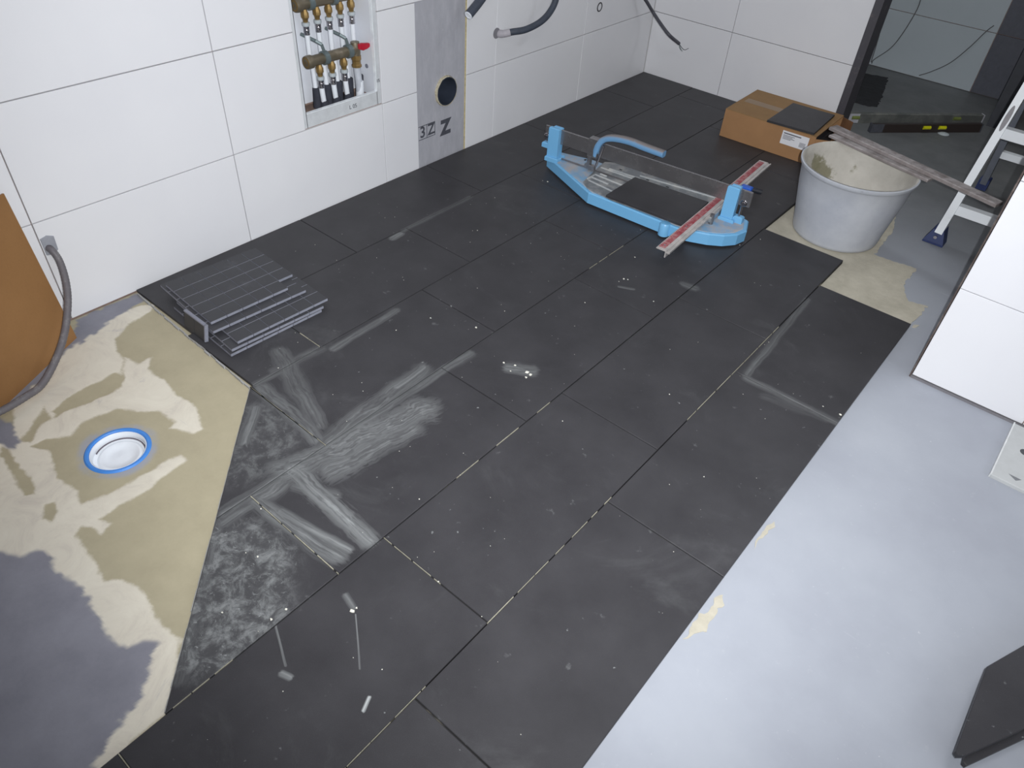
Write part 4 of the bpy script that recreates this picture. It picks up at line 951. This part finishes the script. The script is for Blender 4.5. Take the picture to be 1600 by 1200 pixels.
MB().prism([(bw, 0.002), (bw+0.055, 0.030), (bw+0.052, 0.034), (bw-0.002, 0.006)], 0.012, bh-0.008).build('end_flap', M_CARD, bx)
MB().prism([(bw, bdp-0.006), (bw+0.050, bdp-0.030), (bw+0.053, bdp-0.026), (bw, bdp-0.001)], 0.012, bh-0.004).build('end_flap', M_CARDI, bx)
MB().box(bw, bw+0.06, 0.02, bdp-0.02, 0.0, 0.003).build('bottom_flap', M_CARDI, bx)
MB().box(0.02, bw-0.02, bdp*0.5-0.025, bdp*0.5+0.025, bh+0.003, bh+0.0034).build('packing_tape', simple('brown_tape', (134, 108, 78), 0.3, var=0.05), bx)
for i, zz in enumerate((0.012, 0.023, 0.034, 0.045, 0.056)):
    tag(MB().box(0.02, bw-0.015, 0.012, bdp-0.012, -0.0045, 0.0045, None, 0.0008).build('packed_tile', M_TILE, loc=(CBX.x, CBX.y, zz-0.0005)), 'dark tile packed inside the open brown carton, %s of the five' % ('lowest', 'second from below', 'middle', 'second from the top', 'topmost')[i], 'tile', 'tiles packed in the carton').rotation_euler = (0, 0, ca)
lb = MB().box(0.270, 0.386, -0.0006, 0.0, 0.052, 0.108).build('label_sticker', simple('white_label', (226, 226, 230), 0.5, var=0.02), bx)
lt = MB(); lt.box(0.276, 0.352, -0.0010, -0.0006, 0.096, 0.101)
for zz, l_ in ((0.089, 0.05), (0.084, 0.042), (0.079, 0.052), (0.074, 0.036)): lt.box(0.276, 0.276+l_, -0.0009, -0.0006, zz, zz+0.0022)
for i in range(12): lt.box(0.352+i*0.0022, 0.3530+i*0.0022, -0.0009, -0.0006, 0.060, 0.080)
lt.build('label_print', simple('grey_label_print', (110, 110, 118), 0.7), lb)
lb.children[0].matrix_parent_inverse = Matrix.Identity(4)
tc = [(0.874, 2.145), (1.075, 2.168), (1.057, 2.432), (0.868, 2.420)]
cc = Vector((0.97, 2.29, 0.1225))
tag(MB().prism([(p[0]-cc.x, p[1]-cc.y) for p in tc], 0.0, 0.009, 0.001).build('cut_tile', M_TILE, loc=tuple(cc)), 'dark grey tile lying on top of the brown cardboard carton', 'tile')

# ---- mortar bucket
BC = Vector((1.392, 1.712, SUB+0.001)); bh_ = 0.262; r0, r1 = 0.152, 0.196
bk = thing('mortar_bucket', 'large grey mortar bucket crusted with adhesive inside', 'bucket', tuple(BC))
def bucket_mat():
    t = NT('grey_bucket_plastic'); c = t.ramp(t.noise(6, 6, 0.65), [(0.3, hexlin(172, 176, 186)), (0.7, hexlin(196, 199, 205))])
    c = t.mix(t.step(t.noise(20, 4), 0.66, 0.74, 0, 0.5), c, hexlin(130, 132, 142)); t.base(c); t.rough(0.55); return t.m
def shell(prof, warp=0.0): return MB().lathe(prof, (0, 0, 0), seg=64)
MB().lathe([(0, 0.0), (r0-0.012, 0.0), (r0-0.003, 0.004), (r0, 0.014), (r0+0.005, 0.05), (0.180, 0.180), (0.1885, bh_-0.022), (r1-0.003, bh_-0.016), (r1+0.001, bh_-0.012), (r1+0.002, bh_-0.002), (r1-0.002, bh_), (r1-0.006, bh_-0.002), (r1-0.008, bh_-0.02), (0.175, 0.16), (r0-0.006, 0.02), (0, 0.012)], (0, 0, 0), seg=72).build('tub', bucket_mat(), bk, smooth=True, sharp=60)
def mortar_in():
    t = NT('mortar_residue'); n = t.noise(11, 7, 0.6)
    c = t.ramp(n, [(0.3, hexlin(184, 180, 172)), (0.7, hexlin(204, 200, 192))]); 
    for cc_, rr_ in (((1.2592, 1.7874, 0.1500), 0.050), ((1.3017, 1.7732, 0.1500), 0.040), ((1.3554, 1.8455, 0.1700), 0.026), ((1.3692, 1.9666, 0.1500), 0.016), ((1.2231, 1.7715, 0.1800), 0.03)):
        d = t.node('ShaderNodeVectorMath', operation='DISTANCE'); t.link(t.pos, d.inputs[0]); d.inputs[1].default_value = cc_
        e = t.math('ADD', t.math('DIVIDE', d.outputs['Value'], rr_), t.math('MULTIPLY', t.math('SUBTRACT', t.noise(26, 4), 0.5), 2.2))
        c = t.mix(t.step(e, 1.15, 0.75, 0.0, 0.9), c, hexlin(128, 124, 100))
    c = t.mix(0.0, c, c); t.base(c); t.rough(0.85); t.bump(t.noise(35, 6), 0.7, 0.004); return t.m
prof = [(r1-0.003, bh_+0.0005), (r1-0.0095, bh_-0.001), (r1-0.013, bh_-0.03), (0.165, 0.15), (0.155, 0.095), (0.13, 0.075), (0.06, 0.066), (0.0, 0.070)]
vs = []; fs_ = []; sg = 72; n = len(prof)
for a_ in range(sg):
    th_ = 2*math.pi*a_/sg
    for i, (r_, h_) in enumerate(prof):
        nn = noise.noise((math.cos(th_)*4, math.sin(th_)*4, i*0.8))
        rr_ = r_ - (0.005*abs(nn)+0.001 if i > 1 else 0) ; hh_ = h_ + (0.010*nn if i > 3 else 0); vs.append((rr_*math.cos(th_), rr_*math.sin(th_), hh_))
for a_ in range(sg):
    j = (a_+1) % sg
    for i in range(n-1): fs_.append((a_*n+i, j*n+i, j*n+i+1, a_*n+i+1))
MB().add(vs, fs_).build('mortar_lining', mortar_in(), bk, smooth=True, sharp=70)
# laths resting on the rim
M_LATH = dusty('dusty_grey_lath', (120, 112, 110), (170, 164, 164), 0.7, 0, 0.35, 0.65, 16)
def lath(name, a, b, wd, hh, label, group=None):
    a, b = Vector(a), Vector(b); t_ = (b-a); L_ = t_.length; d_ = t_.normalized(); s_ = d_.cross(Vector((0, 0, 1))).normalized(); u2 = s_.cross(d_)
    M = Matrix((s_, d_, u2)).transposed().to_4x4(); M.translation = a
    o_ = MB().box(-wd/2, wd/2, 0, L_, 0, hh, None, 0.002).build(name, M_LATH); o_.matrix_world = M
    return tag(o_, label, 'lath', group)
zt_ = BC.z+bh_+0.0015
lath('straightedge', Vector((1.205, 1.915, zt_+0.0105)), Vector((1.832, 1.722, zt_+0.0105)), 0.042, 0.012, 'upper dusty grey lath lying across the bucket rim and past the ladder')
lath('straightedge', Vector((1.222, 1.872, zt_)), Vector((1.610, 1.765, zt_)), 0.034, 0.009, 'shorter lower lath under the long one on the bucket rim')

# ---- stepladder
M_LAD = dusty('ladder_aluminium', (232, 236, 240), (176, 172, 170), 0.35, 0.0, 0.62, 0.78, 9)
M_LADD = simple('ladder_shaded_aluminium', (120, 124, 134), 0.4, 0.3, var=0.1)  # shade on the rear stiles painted in as a darker aluminium
M_BP = simple('dark_blue_plastic', (34, 48, 92), 0.5, var=0.1)
ld = thing('stepladder', 'aluminium stepladder with blue feet partly hidden behind the white partition', 'ladder', (1.69, 1.92, SUB+0.0008))
LO = Vector((1.69, 1.92, SUB+0.0008)); upv = Vector((0.030, 0.105, 0.548)).normalized(); LX = Vector((1, 0.0, 0)); LW = 0.40
def bar(mb, a, b, wx, wy, ax=Vector((1, 0, 0))):
    a, b = Vector(a), Vector(b); d_ = (b-a).normalized(); s_ = (ax - d_*ax.dot(d_)).normalized(); n_ = d_.cross(s_)
    vs = [p+s_*x*wx/2+n_*y*wy/2 for p in (a, b) for (x, y) in ((-1, -1), (1, -1), (1, 1), (-1, 1))]
    mb.add(vs, [(3, 2, 1, 0), (4, 5, 6, 7), (0, 1, 5, 4), (1, 2, 6, 5), (2, 3, 7, 6), (3, 0, 4, 7)]); return mb
HT = 1.75
_c = upv*0.47+Vector((0, -0.0305, 0)); _n = Vector((0, -1, 0)); 
MB().lathe([(0, 0.0004), (0.5, 0.0004), (0.5, -0.002), (0, -0.002)], (0, 0, 0), seg=20).add([], []).build('worn_patch', simple('worn_grey_patch', (136, 134, 138), 0.6), ld)
_o = ld.children[-1]; _z = Vector((0, -1, 0)); _y = upv; _z = (_z - _y*_z.dot(_y)).normalized(); _x = _y.cross(_z)
_m = Matrix((_x*0.016, _y*0.085, _z)).transposed().to_4x4(); _m.translation = upv*0.455 + _z*0.0302; _o.matrix_local = _m
for sx in (0, LW):
    off = Vector((sx, 0, 0)); sl = Vector((0.02 if sx else 0.0, 0, 0))
    bar(MB(), off+upv*0.04, off+sl+upv*HT, 0.026, 0.060).build('front_stile', M_LAD, ld)
    ft = MB(); ft.prism([(-0.036, -0.022), (0.036, -0.022), (0.036, 0.03), (-0.036, 0.03)], 0.0, 0.006, 0.001, Matrix.Translation(off))
    ft.add([off+Vector(v) for v in ((-0.036, -0.020, 0.004), (0.036, -0.020, 0.004), (0.018, -0.010, 0.052), (-0.018, -0.010, 0.052), (-0.036, 0.03, 0.004), (0.036, 0.03, 0.004), (0.018, 0.046, 0.052), (-0.018, 0.046, 0.052))], [(0, 1, 2, 3), (7, 6, 5, 4), (0, 4, 5, 1), (1, 5, 6, 2), (2, 6, 7, 3), (3, 7, 4, 0)])
    f_ = ft.build('foot', M_BP, ld)
    MB().cyl(off+Vector((0, -0.024, 0.028)), off+Vector((0, -0.014, 0.028)), 0.006).build('rivet', M_CHROME, f_)
for i in range(1, 7):
    c_ = upv*(0.135+0.275*(i-1))
    bar(MB(), c_+Vector((0.012, 0, 0)), c_+Vector((LW, 0, 0)), 0.034, 0.030, Vector((0, 0, 1))).build('rung', M_LAD, ld)
rv = Vector((0.0, -0.42, 1.65)).normalized(); rfo = Vector((0.010, 0.62, 0))
for sx in (0, LW-0.02):
    off = rfo+Vector((sx, 0, 0)); bar(MB(), off+rv*0.03, off+rv*1.66, 0.024, 0.040).build('rear_stile', M_LADD, ld)
    MB().box(off.x-0.02, off.x+0.02, off.y-0.025, off.y+0.025, 0, 0.045, None, 0.004).build('foot', M_BP, ld)
for i in range(1, 5):
    c_ = rfo+rv*(0.17+0.40*(i-1)); bar(MB(), c_, c_+Vector((LW-0.02, 0, 0)), 0.026, 0.024, Vector((0, 0, 1))).build('rear_rung', M_LAD, ld)

# ---- spirit levels in the doorway
def level(a, b, hgt, wdt, mat, label, vials, endc, viald):
    a, b = Vector(a), Vector(b); d_ = (b-a).normalized(); t_ = thing('spirit_level', label, 'spirit level', tuple(a), math.atan2(d_.y, d_.x)); L_ = (b-a).length
    MB().box(0, L_, -wdt/2, wdt/2, 0, hgt, None, 0.002).build('body', mat, t_)
    MB().box(-0.006, 0.0, -wdt/2-0.001, wdt/2+0.001, -0.0, hgt+0.001, None, 0.002).build('end_cap', endc, t_)
    MB().box(L_, L_+0.006, -wdt/2-0.001, wdt/2+0.001, -0.0, hgt+0.001, None, 0.002).build('end_cap', endc, t_)
    MB().box(0.001, 0.055, -wdt/2-0.0006, -wdt/2+0.001, 0.002, hgt+0.0004, None, 0.0).build('worn_end', endc, t_)
    for s in vials:
        MB().cyl((s-0.018, -wdt/2-0.002, hgt*0.62), (s+0.018, -wdt/2-0.002, hgt*0.62), 0.008).build('vial', viald, t_, smooth=True)
    return t_
zf_ = SUB-0.0005
M_YEL = simple('yellow_vial', (206, 204, 30), 0.3, var=0.05)
level((1.018, 2.790, zf_), (1.495, 3.300, zf_), 0.045, 0.024, dusty('dusty_grey_level', (92, 94, 92), (132, 132, 126), 0.5, 0.2, 0.4, 0.7, 14), 'dusty grey spirit level, the rear one on the floor in the doorway', (0.035, 0.56), M_CEM, simple('olive_vial', (112, 122, 66), 0.4))
level((1.146, 2.765, zf_), (1.520, 3.185, zf_), 0.040, 0.022, dusty('dark_brown_level', (52, 44, 42), (92, 84, 80), 0.5, 0.1, 0.6, 0.8, 14), 'dark brown spirit level with two yellow vials on the floor in the doorway', (0.275, 0.355), M_INK, M_YEL)
tag(MB().lathe([(0, 0.006), (0.012, 0.005), (0.026, 0.001), (0.026, 0.0), (0, 0)], (0, 0, 0), seg=20).build('white_cap', simple('white_cap_plastic', (196, 204, 210), 0.4), loc=(1.4073, 3.0223, -0.0125), smooth=True), 'small white plastic cap lying beside the dark spirit level', 'cap')
# rough dark patch in the far corner of the small room and a cable before its wall
o = patch([(0.8181, 3.5507), (0.9452, 3.5947), (1.0083, 3.3424), (1.0583, 3.1150), (1.0078, 3.0826), (0.9439, 3.0853), (0.8837, 3.3081)], 'dark_rough_patch', h=0.004, rag=0.012, mat=simple('dark_bitumen', (40, 40, 44), 0.8, var=0.4, scale=30, bump=0.8), lab='dark rough rectangle on the floor of the small room')
for pts_, lab in (([(0.7698, 3.7300, 0.2834), (0.7717, 3.7300, 0.2256), (0.7871, 3.7250, 0.1642), (0.7957, 3.7200, 0.0831), (0.8020, 3.7100, 0.0109)], 'left one of the thin wires hanging before the back wall'),
                  ([(0.9263, 3.7300, 0.3667), (0.9270, 3.7300, 0.3015), (0.9060, 3.7250, 0.1920), (0.8741, 3.7200, 0.1024), (0.8137, 3.7100, 0.0278), (0.8030, 3.7293, 0.0000)], 'middle one of the thin wires hanging before the back wall'),
                  ([(1.3091, 3.7300, 0.3157), (1.2857, 3.7300, 0.2797), (1.2465, 3.7250, 0.1962), (1.1910, 3.7200, 0.1056), (1.1208, 3.7100, 0.0428), (1.0721, 3.7000, 0.0117)], 'right one of the thin wires hanging before the back wall')):
    tag(MB().tube(smooth_path(pts_, 8), 0.0026, 6).build('thin_wire', simple('grey_wire', (92, 92, 94), 0.6), smooth=True), lab, 'wire', 'thin wires before the back wall')

# ---- slotted plate at the right edge
pt = thing('slotted_plate', 'pale slotted sheet plate on the grey floor by the white partition', 'plate', (2.156, 0.812, SUB-0.0008))
zp = 0.010
hc = Vector((2.2035, 0.9565, 0.0000))-Vector((2.156, 0.812, 0))
MB().box(0.0, 0.40, 0.0, 0.246, 0.0, zp, None, 0.001).build('sheet', simple('pale_grey_sheet', (186, 188, 188), 0.5, var=0.05), pt)
MB().lathe([(0, zp+0.0004), (0.0115, zp+0.0004), (0.0125, zp)], (hc.x, hc.y, 0), seg=24).build('round_hole', simple('dark_hole', (74, 76, 80), 0.9), pt)
tr = [Vector(p)-Vector((2.156, 0.812)) for p in [(2.1888, 0.8452), (2.2186, 0.8445), (2.2081, 0.8320)]]
MB().prism([tuple(p) for p in tr], zp, zp+0.0004).build('slot', simple('slot_grey', (122, 124, 128), 0.8), pt)
MB().box(-0.003, 0.0005, 0.0, 0.246, 0.0, zp+0.003).build('edge_lip', simple('pale_lip', (214, 216, 216), 0.5), pt)

# ---- two offcut tiles at the lower right corner
t1 = [(2.2709, 0.0057), (2.2765, 0.0008), (2.2858, 0.0090), (2.3527, 0.1271), (2.4704, 0.3558), (2.4521, 0.5774), (2.3144, 0.3053), (2.2715, 0.2095)]
t2 = [(2.2926, 0.0139), (2.2987, 0.0109), (2.3644, 0.1292), (2.4930, 0.3672), (2.4776, 0.4850), (2.3377, 0.2536), (2.2861, 0.0957)]
def poly_tile(pts, z0, z1, label):
    c_ = Vector((pts[0][0], pts[0][1], z0))
    return tag(MB().prism([(p[0]-c_.x, p[1]-c_.y) for p in pts], 0, z1-z0, 0.001).build('offcut_tile', M_TILE, loc=tuple(c_)), label, 'tile')
poly_tile(t2, 0.0135, 0.0240, 'lower of two dark tile offcuts at the lower right corner')
poly_tile(t1, 0.0385, 0.0490, 'upper of two dark tile offcuts at the lower right corner')
sb = Vector((t2[0][0]+0.10, t2[0][1]+0.14, SUB-0.001))
tag(MB().box(0, 0.16, 0, 0.05, 0, 0.0255, None, 0.001).build('wood_block', simple('pale_wood_block', (150, 130, 100), 0.8), loc=tuple(sb)), 'wood block carrying the lower dark offcut at the picture corner', 'block')
tag(MB().box(0, 0.14, 0, 0.05, 0, 0.0140, None, 0.001).build('spacer_block', simple('pale_spacer_block', (150, 130, 100), 0.8), loc=(sb.x+0.03, sb.y+0.01, 0.0242)), 'small spacer block between the two dark offcuts at the picture corner', 'block')
